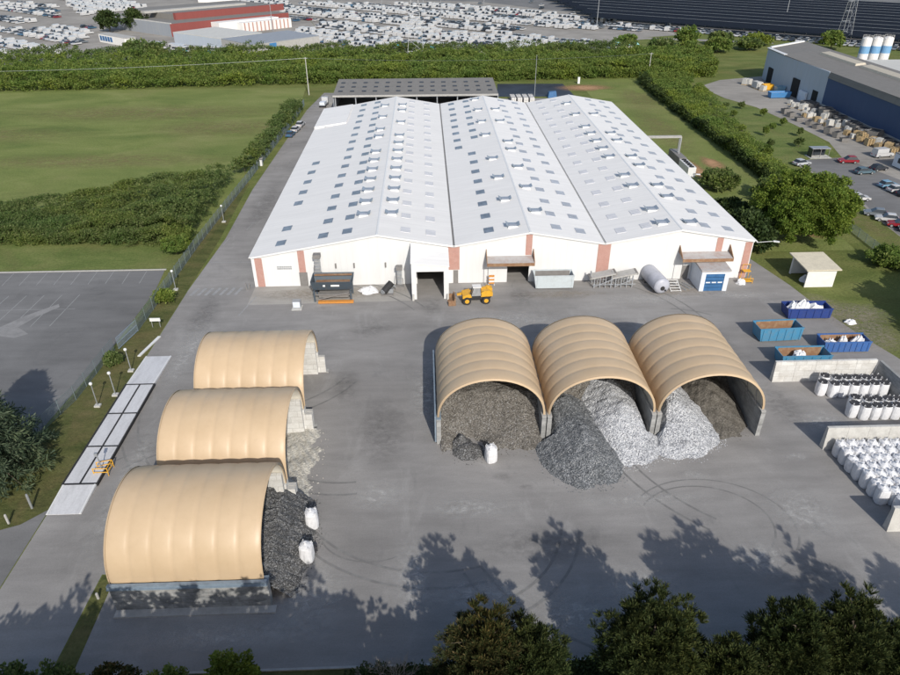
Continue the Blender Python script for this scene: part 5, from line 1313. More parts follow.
# small fence-side bushes
for i, (x, y, h, r_, lab, m) in enumerate(((-21.0, -4.6, 1.9, 1.5, "round green bush by the fence near the zebra crossing", 'l_hedge'), (-22.3, -21.8, 1.5, 1.0, "small bush by the fence gate", 'l_thicket'),
                                           (-24.5, 13.5, 3.4, 2.3, "bright round bush at the right end of the lawn strip", 'l_hedge'), (-31, 24.5, 4.0, 2.8, "pale green rounded bush standing in front of the thicket", 'l_hedge'), (-22.3, 58.5, 4.4, 2.4, "tall bush at the top of the thicket beside the fence", 'l_thicket'))):
    tree("bush", (x, y), h, r_, r_, 0, lab, M[m], 140 + i, 70, 60, .5, .32, .22, False, .55, None, "bush", .05, -.4)
def mass(name, lab, cat, mat, pts_fn, n, per, spread, L, W, seed, kind="stuff", up=.4):
    """continuous mass of foliage: clump centres from pts_fn(rng, n)"""
    r = np.random.default_rng(seed); C = pts_fn(r, n); D = unit(r.normal(size=C.shape) * .6 + np.array([0, -.3, .8]))
    o = npmesh(name, clumps_to_leaves(C, D, per, spread, L, W, seed + 1, up), 4, mat)
    return tag(o, lab, cat, None, kind)
def belt(poly_pts, hfun):
    """clumps on the top surface and through the volume of a strip between two polylines: poly_pts = [(xa, ya, xb, yb), ...]"""
    P = np.array(poly_pts, float)
    def f(r, n):
        s = r.uniform(0, len(P) - 1, n); i = np.minimum(s.astype(int), len(P) - 2); q = (s - i)[:, None]
        A = P[i, :2] * (1 - q) + P[i + 1, :2] * q; B = P[i, 2:] * (1 - q) + P[i + 1, 2:] * q
        w = r.uniform(0, 1, n)[:, None]; w = np.where(r.uniform(size=(n, 1)) < .25, w * .12, w)
        XY = A * (1 - w) + B * w
        bump_ = 1 + .36 * smooth_noise(XY[:, 0], XY[:, 1], .55, 5) + .3 * smooth_noise(XY[:, 0], XY[:, 1], .16, 8)
        top = hfun(XY[:, 0], XY[:, 1]) * bump_ * (1 - .35 * (w[:, 0] < .06))
        z = top * np.where(r.uniform(size=n) < .6, 1.0, r.uniform(.08, 1, n))
        return np.column_stack([XY, np.maximum(z, .15)])
    return f
# thicket beside the car park lawn
mass("thicket", "dense tangled dark green thicket between the field and the car park lawn", "thicket", M['l_thicket'],
     belt([(-110, 25, -110, 44), (-62, 18.8, -64, 30), (-50, 18, -52, 37), (-40, 17.2, -43, 43), (-31, 16.6, -33, 46), (-23.2, 16, -23.6, 56)], lambda x, y: np.interp(x, [-110, -60, -45, -35, -22], [2.4, 2.8, 3.3, 4.0, 4.4])), 5600, 34, .7, .28, .19, 200)
mass("hedge_row", "hedge row along the side road between the field and the parked cars", "hedge", M['l_thicket'],
     belt([(-20.2, 62, -23.2, 62), (-19.8, 80, -22.8, 80), (-18.9, 100, -22.4, 100), (-18.3, 121, -22.2, 121)], lambda x, y: 3.3 + 0 * x), 800, 28, .7, .38, .26, 210)
# long belt behind everything
mass("hedge_belt", "long bright green hedge belt stretching across behind the field and the warehouse", "hedge", M['l_hedge'],
     belt([(-300, 150, -330, 196), (-127, 152, -140, 200), (-25, 160, -30, 203), (40, 162, 45, 200), (98, 166, 104, 198), (128, 166, 138, 200)], lambda x, y: np.interp(y, [150, 166, 180, 204], [4.6, 4.2, 4.0, 4.6])), 19000, 22, 1.1, .55, .36, 220)
mass("hedge_line", "darker strip of trees and scrub in front of the far vehicle lots", "hedge", M['l_thicket'],
     belt([(-330, 198, -330, 206), (-140, 202, -140, 214), (-30, 205, -30, 215), (50, 203, 50, 216), (108, 200, 110, 222)], lambda x, y: 4.6 + 0 * x), 4600, 22, 1.2, .6, .4, 230)
mass("shrub_belt", "rough green belt of shrubs and young trees between warehouse lawn and right road", "shrub belt", M['l_hedge'],
     belt([(96.2, 40, 99, 40), (96.6, 62, 99.4, 62), (96.4, 92, 100.4, 92), (97, 128, 105, 128), (99.5, 162, 117, 158)], lambda x, y: np.interp(y, [40, 90, 165], [2.7, 2.3, 2.6])), 3800, 34, .85, .36, .25, 240)
mass("rough_scrub", "low rough scrub on the grass between the shrub belt and the works road", "scrub", M['l_hedge'],
     belt([(99, 42, 103, 42), (99.5, 62, 104, 62), (100.5, 92, 108, 92), (105, 128, 114, 128), (116, 150, 117, 150)], lambda x, y: 1.1 + 0 * x), 1100, 30, .8, .32, .22, 245)
mass("shrub_line", "dark green hedge line on the lawn side of the right-hand shrub belt", "hedge", M['l_dark'],
     belt([(95.2, 34, 97, 34), (95.6, 62, 97.4, 62), (95.6, 92, 97.6, 92), (95.6, 130, 98, 130), (97, 158, 100, 158)], lambda x, y: 2.3 + 0 * x), 900, 30, .7, .36, .25, 250)
for i, (x, y) in enumerate(((103.5, 50), (106, 70), (104.4, 66), (109, 75), (103.8, 82), (107.8, 90), (105.5, 98), (112, 107), (106, 116), (113.8, 118), (109, 134), (113, 141), (121, 84), (121.5, 95), (120.5, 106), (118, 116), (117, 92), (112, 85), (116, 74), (102.5, 108), (109, 126))):
    tree("young_tree", (x, y), random.uniform(1.6, 2.8), random.uniform(.6, 1.1), random.uniform(.6, 1.1), .1, "young green tree scattered on the grass between shrub belt and right road", M['l_hedge' if i % 3 else 'l_thicket'], 160 + i, 40, 50, .35, .28, .2, False, .55, "young trees on the right grass", "tree", .05, -.5)
# trees that stand out beyond the belt
FT = [(-101, 213, 8.5, 5.2, 'l_thicket', "bushy tree in front of the prefab building, left one"), (-93, 211, 8, 5.0, 'l_thicket', "bushy tree in front of the prefab building, right one"),
      (-147, 304, 11, 6, 'l_dark', "dark tree left of the grey factory corner"), (-134, 309, 11, 5.5, 'l_dark', "dark tree right against the grey factory wall"),
      (-60, 209, 6, 4, 'l_hedge', "round tree in front of the grey hall"), (-40, 210, 5.5, 4, 'l_hedge', "round tree by the blue panelled extension"),
      (112, 233, 6, 4.5, 'l_hedge', "tree right of the pale aqua roof"), (140, 235, 9, 5, 'l_hedge', "tall tree on the strip before the black carports"), (158, 240, 6, 5, 'l_thicket', "low tree right of the tall tree before the carports"),
      (176, 240, 5, 6, 'l_lime', "yellowish bush before the carports behind the blue building"), (203, 226, 8, 4.6, 'l_hedge', "tree just left of the striped silos"), (84, 213, 5.5, 4, 'l_hedge', "tree before the far lot left of the aqua roof"),
      (124, 222, 6, 5, 'l_thicket', "dark bushy tree between the aqua roof and the works building"), (134, 214, 5.5, 5, 'l_hedge', "low tree behind the hedge belt left of the works building"), (150, 222, 6, 5.5, 'l_hedge', "broad low tree behind the works building's left corner"), (166, 226, 5, 5, 'l_thicket', "dark low tree behind the works building roof")]
for i, (x, y, h, r_, m, lab) in enumerate(FT):
    tree("far_tree", (x, y), h, r_, r_, .5, lab, M[m], 300 + i, 90, 36, 1.3, 1.0, .7, False, .5, "trees in front of the far lots", "tree", .25)

# ------------------------------------------------------------------ poles, pylons, cable
def lattice(name, x, y, h, w0, lab, cat="pylon", arms=True, r0=.14):
    t = empty(name, (x, y, 0), lab, cat); b = MB(); n = 9; prev = None
    for i in range(n + 1):
        z = h * (1 - (1 - i / n) ** 1.25); w = w0 * (1 - i / n) ** 1.15 / 2 + .35
        cur = [(-w, -w, z), (w, -w, z), (w, w, z), (-w, w, z)]
        if prev:
            for k in range(4):
                b.tube(prev[k], cur[k], r0, n=4, cap=False); b.tube(prev[k], cur[(k + 1) % 4], r0 * .6, n=3, cap=False); b.tube(cur[k], cur[(k + 1) % 4], r0 * .6, n=3, cap=False)
        prev = cur
    b.build("mast", M['steel'], t)
    if arms:
        b = MB()
        for z in (h * .72, h * .86):
            b.tube((-5, 0, z), (5, 0, z), r0 * .7, n=4); b.tube((-5, 0, z), (0, 0, z + 1.2), r0 * .5, n=3); b.tube((5, 0, z), (0, 0, z + 1.2), r0 * .5, n=3)
        b.build("cross_arm", M['steel'], t)
lattice("lattice_pylon", 16.6, 197.5, 34, 6.5, "pale lattice pylon standing in the hedge belt behind the shed", arms=True, r0=.09)
lattice("lattice_pylon", 219, 246, 34, 4.2, "tall lattice pylon behind the blue building against the black carports", arms=True, r0=.08)
for x, y, h, lab in ((-19.2, 142.9, 12, "pale concrete pole at the end of the side road"), (103.5, 167.6, 8.5, "pale concrete pole in the hedge belt right of the warehouse")):
    t = empty("utility_pole", (x, y, 0), lab, "pole"); b = MB(); b.tube((0, 0, 0), (0, 0, h), .17, .11, n=8); b.build("pole", M['concrete'], t); b = MB(); b.box(-.7, -.06, h - .4, .7, .06, h - .25); b.build("cross_arm", M['steel'], t)
b = MB()
def cable(p0, p1, sag, n=14):
    prev = None
    for i in range(n + 1):
        f = i / n; p = tuple(p0[k] * (1 - f) + p1[k] * f for k in range(3)); p = (p[0], p[1], p[2] - sag * 4 * f * (1 - f))
        if prev: b.tube(prev, p, .03, n=3, cap=False)
        prev = p
cable((-19.2, 142.9, 11.7), (-150, 140, 9), 1.0); cable((-19.2, 142.9, 11.7), (103.5, 167.6, 8.2), 1.5)
tag(b.build("overhead_cable", M['steel']), "thin pale overhead cable strung across the hedge belt", "cable")
b = MB(); b.tube((0, 0, 0), (0, 0, 13), .12, .07, n=6); o = b.build("lamp_mast", M['steel'], org=(0, 0, 0)); o.location = (56.5, 137, 0); tag(o, "thin grey mast at the near edge of the dark pond", "mast")
b = MB(); b.box(-.4, -.3, 0, .4, .3, 2.2); o = b.build("white_cabinet", M['trim'], org=(0, 0, 0)); o.location = (75.2, 157, 0); tag(o, "small white cabinet at the right end of the dark pond", "cabinet")

# ------------------------------------------------------------------ works building on the right
t = empty("works_building", (158, 112, 0), "large blue and grey works building with a skylit roof at the upper right", "factory"); O = (158, 112, 0)
pts = [(144.6, 163), (142.6, 146), (141.8, 114)]
b = MB(); b.hexa([(144.6, 163, 0), (142.6, 146, 0), (143.0, 146, 0), (145, 163, 0)], [(144.6, 163, 10.2), (142.6, 146, 10.6), (143, 146, 10.6), (145, 163, 10.2)]); b.build("end_wall", M['lightgreywall'], t, O)
b = MB(); b.hexa([(142.58, 145.98, 0), (141.8, 114.02, 0), (142.2, 114.02, 0), (142.98, 145.98, 0)], [(142.58, 145.98, 10.6), (141.8, 114.02, 11), (142.2, 114.02, 11), (142.98, 145.98, 10.6)]); b.build("grey_wall", M['lightgreywall'], t, O)
b = MB(); b.hexa([(141.8, 114, 1.8), (141.2, 40, 1.8), (141.7, 40, 1.8), (142.2, 114, 1.8)], [(141.8, 114, 9.3), (141.2, 40, 9.3), (141.7, 40, 9.3), (142.2, 114, 9.3)]); b.build("navy_wall", M['navywall'], t, O)
b = MB(); b.hexa([(141.75, 114, 0), (141.15, 40, 0), (141.7, 40, 0), (142.2, 114, 0)], [(141.75, 114, 1.79), (141.15, 40, 1.79), (141.7, 40, 1.79), (142.2, 114, 1.79)]); b.build("plinth", M['kerb'], t, O)
b = MB(); b.hexa([(141.6, 114, 9.31), (141.0, 40, 9.31), (141.7, 40, 9.31), (142.2, 114, 9.31)], [(142.0, 114, 11.0), (141.5, 40, 11.0), (141.7, 40, 11), (142.2, 114, 11.0)]); b.build("eaves_band", M['roofgrey'], t, O)
b = MB()
b.hexa([(144.4, 163.3, 10.2), (142.4, 146, 10.61), (157.5, 146, 12.4), (157.5, 163.3, 12.4)], [(144.4, 163.3, 10.4), (142.4, 146, 10.8), (157.5, 146, 12.6), (157.5, 163.3, 12.6)])
b.hexa([(142.4, 145.99, 10.62), (141.3, 40, 11.02), (157.5, 40, 12.4), (157.5, 145.99, 12.4)], [(142.4, 145.99, 10.82), (141.3, 40, 11.22), (157.5, 40, 12.6), (157.5, 145.99, 12.6)])
b.hexa([(157.51, 163.3, 12.4), (157.51, 40, 12.4), (173.2, 40, 7.0), (173.2, 163.3, 7.0)], [(157.51, 163.3, 12.6), (157.51, 40, 12.6), (173.2, 40, 7.2), (173.2, 163.3, 7.2)])
rf = b.build("roof", M['roofgrey'], t, O)
for y0, y1 in ((140, 118), (115.5, 62)):
    b = MB(); b.hexa([(151.4, y0, 11.9), (151.4, y1, 11.9), (154.8, y1, 12.3), (154.8, y0, 12.3)], [(151.7, y0 - .3, 12.5), (151.7, y1 + .3, 12.5), (154.5, y1 + .3, 12.8), (154.5, y0 - .3, 12.8)]); b.build("ridge_skylight", M['roofbeige'], t, O)
b = MB(); b.hexa([(144.3, 163.4, 10.41), (142.3, 145.7, 10.83), (143.5, 145.7, 10.95), (145.4, 163.4, 10.52)], [(144.3, 163.4, 10.55), (142.3, 145.7, 10.95), (143.5, 145.7, 11.1), (145.4, 163.4, 10.66)])
b.hexa([(145.41, 163.4, 10.55), (145.41, 162.2, 10.55), (157, 162.2, 12.4), (157, 163.4, 12.4)], [(145.41, 163.4, 11), (145.41, 162.2, 11), (157, 162.2, 12.9), (157, 163.4, 12.9)])
b.build("parapet", M['trim'], t, O)
b = MB(); b.box(145.2, 162.8, 0, 173, 163.1, 6.9); b.extrude_y([(145.2, 6.91), (172.9, 6.91), (157.5, 12.3), (145.2, 10.3)], 162.81, 163.09); b.box(173, 40, 0, 173.15, 162.79, 6.9); b.build("rear_wall", M['lightgreywall'], t, O)
for y0, y1, h in ((157, 152.5, 5), (135, 130.5, 5.5), (121, 117.5, 4.5)):
    x = 142.6 if y0 < 146 else 143.9
    b = MB(); b.box(x - .75 if y0 < 146 else x - .5, y1, 0, x, y0, h); b.build("door", M['dark'], t, O)
b = MB(); b.box(141.2, 123.5, 0, 141.8, 128, 3); b.build("side_box", M['booth'], t, O)
# second building with solar roof, silos
t = empty("solar_building", (195, 130, 0), "pale low building with dark panels on its roof behind the works building", "building"); O = (195, 130, 0)
b = MB(); b.box(177, 100, 0, 215, 156, 6.8); b.build("wall", M['lightgreywall'], t, O)
b = MB(); b.box(176.6, 99.6, 6.81, 215.4, 156.4, 7.2); b.build("roof", M['whiteroof'], t, O)
for i in range(4):
    b = MB(); b.box(186 + i * 6.5, 118, 7.3, 191 + i * 6.5, 148, 7.5); b.build("solar_panel", M['solar'], t, O)
for i in range(3):
    t = empty("silo", (179.4 + i * 4.1, 161.5 + i * .3, 0), "white silo with a broad blue band, %s of three behind the works building" % ["leftmost", "middle one", "rightmost"][i], "silo", "striped silos")
    b = MB(); b.lathe(0, 0, [(1.7, 0), (1.7, 8.6)], 20); b.build("lower_shell", M['wallwhite'], t)
    b = MB(); b.lathe(0, 0, [(1.72, 8.6), (1.72, 11.1)], 20); b.build("blue_band", M['band'], t)
    b = MB(); b.lathe(0, 0, [(1.7, 11.1), (1.7, 13.6), (1.1, 14.0), (.2, 14.2)], 20); b.build("upper_shell", M['wallwhite'], t)
    b = MB()
    for k in range(8): a = k * PI / 4; b.tube((1.6 * math.cos(a), 1.6 * math.sin(a), 13.6), (1.6 * math.cos(a), 1.6 * math.sin(a), 14.7), .06, n=4); b.tube((1.6 * math.cos(a), 1.6 * math.sin(a), 14.6), (1.6 * math.cos(a + PI / 4), 1.6 * math.sin(a + PI / 4), 14.6), .05, n=4)
    b.build("railing", M['kerb'], t)
# small things on the works yard
def item(name, mk, lab, cat, grp, spots, rz=0.4):
    p = None
    for x, y, s in spots:
        if p is None: p = mk(); o = p
        else: o = dup(p)
        o.location = (x, y, 0); o.rotation_euler = (0, 0, rz + random.uniform(-.4, .4)); o.scale = (s, s, s * random.uniform(.8, 1.2)); tag(o, lab, cat, grp)
def mk_pallets():
    t = bpy.data.objects.new("pallet_stack", None); COL.objects.link(t)
    b = MB()
    for i in range(7): b.box(-.6, -.6, .17 * i + .05, .6, .6, .17 * i + .09); b.box(-.6, -.6, .17 * i + .1, -.45, .6, .17 * i + .2); b.box(.45, -.6, .17 * i + .1, .6, .6, .17 * i + .2); b.box(-.08, -.6, .17 * i + .1, .08, .6, .17 * i + .2)
    b.build("boards", M['wood'], t); return t
def mk_bin():
    t = bpy.data.objects.new("storage_bin", None); COL.objects.link(t)
    b = MB(); trough(b, .1, 1.3, .9, .6, 1.1, .75, .06); b.box(-.9, -.6, .08, .9, .6, .14); b.build("tub", M['gutter'], t)
    b = MB(); b.box(-1, -.6, 1.0, 1, .6, 1.25); b.build("contents", M['black'], t); return t
def mk_crate():
    t = bpy.data.objects.new("wrapped_load", None); COL.objects.link(t)
    b = MB(); b.rbox(0, 0, .15, 1.3, 1.1, 1.2, 0, 0, .93); b.build("wrapping", M['concrete'], t); b = MB(); b.box(-.7, -.6, 0, .7, .6, .14); b.build("pallet", M['wood'], t); return t
R1 = random.Random(9)
def along(n, x0, y0, x1, y1, w, s0=.9, s1=1.3): return [(x0 + (x1 - x0) * (i + .5) / n + R1.uniform(-w, w), y0 + (y1 - y0) * (i + .5) / n + R1.uniform(-w, w), R1.uniform(s0, s1)) for i in range(n)]
item("pallet_stack", mk_pallets, "stack of pale wooden pallets on the works yard beside the blue wall", "pallets", "pallet stacks on the works yard", along(16, 134.5, 86, 137.5, 66, 1.6, 1.0, 1.6) + along(4, 133, 108, 134, 92, 1.5))
item("storage_bin", mk_bin, "dark storage bin standing along the foot of the blue wall", "bin", "dark bins along the blue wall", along(30, 139.4, 120, 139.4, 60, .9, 1.0, 1.8))
item("storage_bin", mk_bin, "dark bin standing beside the works road kerb", "bin", "dark bins by the works road", along(8, 128.6, 112, 130.5, 76, .5, .9, 1.2))
item("wrapped_load", mk_crate, "pale wrapped pallet load on the works yard", "pallet load", "wrapped loads on the works yard", along(30, 135.0, 122, 137.0, 74, 2.6, .7, 1.4))
item("wrapped_load", mk_crate, "pale wrapped load near the far end of the works building", "pallet load", "wrapped loads at the far end", along(6, 134, 155, 138, 140, 2.5, 1.2, 2.0))
for x, y, lx, m, lab in ((137.8, 143, 3.4, 'yellow', "yellow skip at the far end of the works yard"), (136.5, 131, 7, 'blue', "bright blue container on the works yard in front of the grey doors"), (140.5, 139.5, 3, 'lightblue', "pale blue bin beside the yellow skip")):
    t = empty("works_container", (x, y, 0), lab, "container", None, .05); mm = M[m] if m in M else M['car_' + m]
    b = MB(); trough(b, .2, 1.9, lx / 2 - .3, 1.0, lx / 2, 1.15, .1); b.box(-lx / 2 + .3, -1, .15, lx / 2 - .3, 1, .25); b.build("tub", mm, t)
    b = MB(); b.box(-lx / 2 + .2, -1, 1.3, lx / 2 - .2, 1, 1.5); b.build("load", M['bag'] if m == 'blue' else M['gutter'], t)
t = empty("portable_cabin", (133.5, 53, 0), "pale grey portable cabin at the right edge of the works yard", "cabin", None, .1)
b = MB(); b.box(-2.5, -4.5, .2, 2.5, 4.5, 3.2); b.build("cabin_body", M['booth'], t); b = MB(); b.box(-2.6, -4.6, 3.21, 2.6, 4.6, 3.35); b.build("roof", M['roofgrey'], t)
b = MB(); b.box(-2.56, -1.5, 1.3, -2.51, 0, 2.4); b.box(-2.56, 1.5, 1.3, -2.51, 3, 2.4); b.build("window", M['glass'], t)
t = empty("smoking_shelter", (116.8, 65.5, 0), "dark flat-roofed bus-stop style shelter at the head of the right car park", "shelter")
b = MB(); b.box(-2.3, -1.1, 2.2, 2.3, 1.1, 2.35); b.build("roof", M['steel'], t)
b = MB(); b.box(-2.2, .95, .1, 2.2, 1.05, 2.2); b.box(-2.2, -1, .1, -2.1, .95, 2.2); b.build("panel", M['glass'], t)
for x in (-2.1, 0, 2.1):
    b = MB(); b.box(x - .05, -1, 0, x + .05, -.9, 2.2); b.build("post", M['gutter'], t)
b = MB(); b.box(-2.6, -1.6, 0.02, 2.8, 1.4, .1); b.build("slab", M['concrete'], t)

# ------------------------------------------------------------------ vehicles
def car_parts(paint, L=4.2, Wd=1.75, H=1.48, van=False):
    """returns list of (part name, MB, material, children)"""
    hw = Wd / 2; body = MB()
    if van: prof = [(-L / 2, .35), (L / 2 - .05, .35), (L / 2, .8), (L / 2 - .35, 1.05), (L / 2 - 1.2, 1.2), (-L / 2 + .05, 1.2)]
    else: prof = [(-L / 2, .35), (L / 2, .35), (L / 2 + .02, .62), (L / 2 - .25, .8), (L * .2, .93), (-L / 2 + .15, .95), (-L / 2 - .02, .7)]
    n = len(prof); vs = []
    for y, k, dz in ((-hw + .06, .985, .0), (-hw, 1, 0), (hw, 1, 0), (hw - .06, .985, 0)):
        vs += [(x * k, y, z) for x, z in prof]
    fs = [tuple(range(n)), tuple(range(4 * n - 1, 3 * n - 1, -1))]
    for j in range(3): fs += [(j * n + i, (j + 1) * n + i, (j + 1) * n + (i + 1) % n, j * n + (i + 1) % n) for i in range(n)]
    body.add(vs, fs)
    zt = H
    if van: b0, t0 = (-L / 2 + .06, L / 2 - 1.15), (-L / 2 + .15, L / 2 - 1.75)
    else: b0, t0 = (-L / 2 + .2, L * .2), (-L / 2 + .75, L * .02)
    zb = 1.2 if van else .94
    glass = MB(); glass.hexa([(b0[0], -hw + .08, zb), (b0[1], -hw + .08, zb), (b0[1], hw - .08, zb), (b0[0], hw - .08, zb)], [(t0[0], -hw + .24, zt), (t0[1], -hw + .24, zt), (t0[1], hw - .24, zt), (t0[0], hw - .24, zt)])
    roof = MB(); roof.hexa([(t0[0] - .05, -hw + .2, zt), (t0[1] + .05, -hw + .2, zt), (t0[1] + .05, hw - .2, zt), (t0[0] - .05, hw - .2, zt)], [(t0[0] + .1, -hw + .3, zt + .07), (t0[1] - .1, -hw + .3, zt + .07), (t0[1] - .1, hw - .3, zt + .07), (t0[0] + .1, hw - .3, zt + .07)])
    if van:
        glass = MB(); glass.hexa([(b0[1] - .7, -hw + .1, zb), (b0[1], -hw + .1, zb), (b0[1], hw - .1, zb), (b0[1] - .7, hw - .1, zb)], [(t0[1] - .5, -hw + .22, zt - .1), (t0[1], -hw + .22, zt - .1), (t0[1], hw - .22, zt - .1), (t0[1] - .5, hw - .22, zt - .1)])
        roof = MB(); roof.hexa([(b0[0], -hw + .02, zb), (b0[1] - .65, -hw + .02, zb), (b0[1] - .65, hw - .02, zb), (b0[0], hw - .02, zb)], [(t0[0], -hw + .14, zt), (t0[1], -hw + .14, zt), (t0[1], hw - .14, zt), (t0[0], hw - .14, zt)])
    return body, glass, roof
def near_car(paint, loc, rz, lab, grp, L=4.2, H=1.48, van=False, name="parked_car", cat="car"):
    t = empty(name, loc, lab, cat, grp, rz)
    body, glass, roof = car_parts(paint, L, 1.8 if not van else 2.0, H, van)
    body.build("body", M['car_' + paint], t); glass.build("windows", M['glass'], t); roof.build("roof", M['car_' + paint], t)
    hw = .9 if not van else 1.0
    for x in (-L * .3, L * .32):
        for s in (-1, 1):
            b = MB(); b.tube((x, s * (hw - .22), .32), (x, s * (hw + .01), .32), .32, n=14); w = b.build("wheel", M['black'], t)
            b = MB(); b.tube((x, s * (hw + .011), .32), (x, s * (hw + .02), .32), .2, n=10); b.build("rim", M['steel'], w)
    for s in (-1, 1):
        b = MB(); b.box(L / 2 - .16, s * .62 - .16, .62, L / 2 + .03, s * .62 + .16, .76); b.build("headlight", M['cabglass'], t)
        b = MB(); b.box(-L / 2 - .03, s * .66 - .12, .68, -L / 2 + .1, s * .66 + .12, .86); b.build("tail_light", M['car_red'], t)
    return t
G = "cars in the right-hand car park"
near_car('white', (110.2, 34.8, 0), .0, "white hatchback parked alone beside the bright broadleaf tree", G)
near_car('red', (121.6, 60.4, 0), 3.05, "dark red car parked at the top of the right car park", G, 4.5, 1.6)
near_car('teal', (120.9, 52.0, 0), .12, "dark grey green car parked below the red one in the right car park", G, 4.5, 1.5)
near_car('lightblue', (121.0, 42.6, 0), .15, "light blue car at the right edge of the right car park", G)
near_car('white', (121.2, 39.6, 0), .15, "white car parked just below the light blue car", G)
near_car('dark', (121.6, 36.9, 0), .15, "black car parked just below the white one at the right edge", G)
near_car('grey', (108.7, 26.2, 0), 2.75, "dark grey car in the row beside the dry grass strip", G)
near_car('white', (109.3, 23.3, 0), 2.75, "white car in the row beside the dry grass strip", G)
near_car('red', (109.9, 20.3, 0), 2.75, "red car in the row beside the dry grass strip", G)
near_car('dark', (110.6, 17.6, 0), 2.75, "black car at the near end of the row beside the dry grass strip", G)
near_car('silver', (109.6, 59.0, 0), .3, "silver car by the shelter at the head of the car park", G)
near_car('dark', (125.6, 54.3, 0), .3, "black car behind the grey green car", G)
near_car('white', (132.6, 64.8, 0), .2, "white delivery van parked beside the pallet stacks", None, 5.2, 2.2, True, "delivery_van", "van")
G = "cars parked on the side road"
near_car('white', (-16.4, 96.0, 0), 1.45, "white car second in the row along the side road hedge", G)
near_car('white', (-15.9, 101.5, 0), 1.45, "white car farthest up the row along the side road hedge", G)
near_car('blue', (-17.0, 91.0, 0), 1.45, "dark blue car nearest in the row along the side road hedge", G)
t = empty("flatbed_truck", (-12.2, 126.5, 0), "white flatbed truck loaded with pale boxes beside the rear shed", "truck", None, 1.5)
b = MB(); b.box(-3, -1, .7, 1.6, 1, .9); b.build("flatbed", M['steel'], t); b = MB(); b.extrude_y([(1.7, .4), (3.2, .4), (3.3, 1.2), (2.9, 2.3), (1.7, 2.3)], -1, 1); b.build("cab", M['car_white'], t); b = MB(); b.extrude_y([(2.94, 2.2), (3.3, 1.3), (3.33, 1.3), (2.97, 2.2)], -.85, .85); b.build("windscreen", M['glass'], t)
for x in (-2, 2.4):
    for s in (-.9, .9): b = MB(); b.tube((x, s - .12, .45), (x, s + .12, .45), .45, n=12); b.build("wheel", M['black'], t)
b = MB(); b.box(-2.8, -.8, .91, -1, .8, 1.7); b.box(-.7, -.7, .91, 1.3, .6, 1.4); b.build("load", M['booth'], t)

# distant vehicle stock
def far_proto(paint, van):
    body, glass, roof = car_parts(paint, 5.2 if van else 4.4, 2.0 if van else 1.8, 2.3 if van else 1.5, van)
    m = MB()
    for src, i in ((body, 0), (glass, 1), (roof, 0)): m.add(src.v, src.f, i)
    return m
UX, UY = .77, -.64; VX, VY = .64, .77; A0 = math.atan2(VY, VX)
def inside(x, y, poly):
    c = False; n = len(poly); j = n - 1
    for i in range(n):
        xi, yi = poly[i]; xj, yj = poly[j]
        if (yi > y) != (yj > y) and x < (xj - xi) * (y - yi) / (yj - yi) + xi: c = not c
        j = i
    return c
LOTS = [("central", [(-47, 262), (-25, 254), (-17, 238), (22, 230.5), (62, 229), (95, 237.5), (101, 248), (85, 262), (49, 286), (-4, 312), (-36, 330), (-46, 300)], 0.62, .95, 7.0),
        ("back", [(-66, 343), (-35, 338), (7, 317), (55, 292), (95, 302), (134, 288), (160, 281), (139, 309), (103, 358), (45, 420), (-45, 440), (-76, 436)], 0.36, .9, 7.8),
        ("left", [(-190, 240), (-140, 228), (-145, 268), (-165, 328), (-194, 314), (-230, 318)], 0.5, .9, 7.4),
        ("upper left", [(-219, 333), (-197, 357), (-246, 461), (-330, 464)], 0.2, .85, 9.0),
        ("white block", [(-256, 491), (-192, 380), (-178, 399), (-168, 422), (-192, 457), (-217, 489)], 0.85, .95, 7.0),
        ("behind factory", [(-150, 462), (-110, 437), (-84, 417), (-60, 381), (-72, 440), (-100, 480)], 0.4, .8, 8)]
NOCAR = [(-75, 240), (-54, 217), (-23, 246), (-46, 271)]
spots = []
for nm, poly, pv, fill, rowp in LOTS:
    cx = sum(p[0] for p in poly) / len(poly); cy = sum(p[1] for p in poly) / len(poly)
    for i in range(-60, 61):
        row_off = R1.uniform(-.2, .2); row_van = R1.random() < pv
        for k in range(-22, 23):
            if k % 5 == 4 and nm != 'white block': continue
            x = cx + UX * i * 2.75 + VX * (k * rowp + (2.4 if k % 3 == 0 else 0)); y = cy + UY * i * 2.75 + VY * (k * rowp + (2.4 if k % 3 == 0 else 0))
            if R1.random() > fill or not inside(x, y, poly) or inside(x, y, NOCAR): continue
            van = R1.random() < (pv if nm not in ("back", "left") else (.75 if (k % 5 in (0, 1)) == (nm == "back") else .25))
            paint = 'white' if van and R1.random() < .95 else R1.choice(['white', 'white', 'white', 'silver', 'silver', 'dark', 'dark', 'grey', 'grey', 'blue'] + (['red'] if R1.random() < .3 else []))
            spots.append((math.hypot(x - 20, y + 100), x + R1.uniform(-.2, .2), y + R1.uniform(-.2, .2), A0 + (PI if R1.random() < .5 else 0) + R1.uniform(-.04, .04), van, paint, nm))
spots.sort()
fp, cnt = {}, {True: 0, False: 0}; tail = {True: MB(), False: MB()}
PK = ['white', 'silver', 'dark', 'grey', 'blue', 'red']
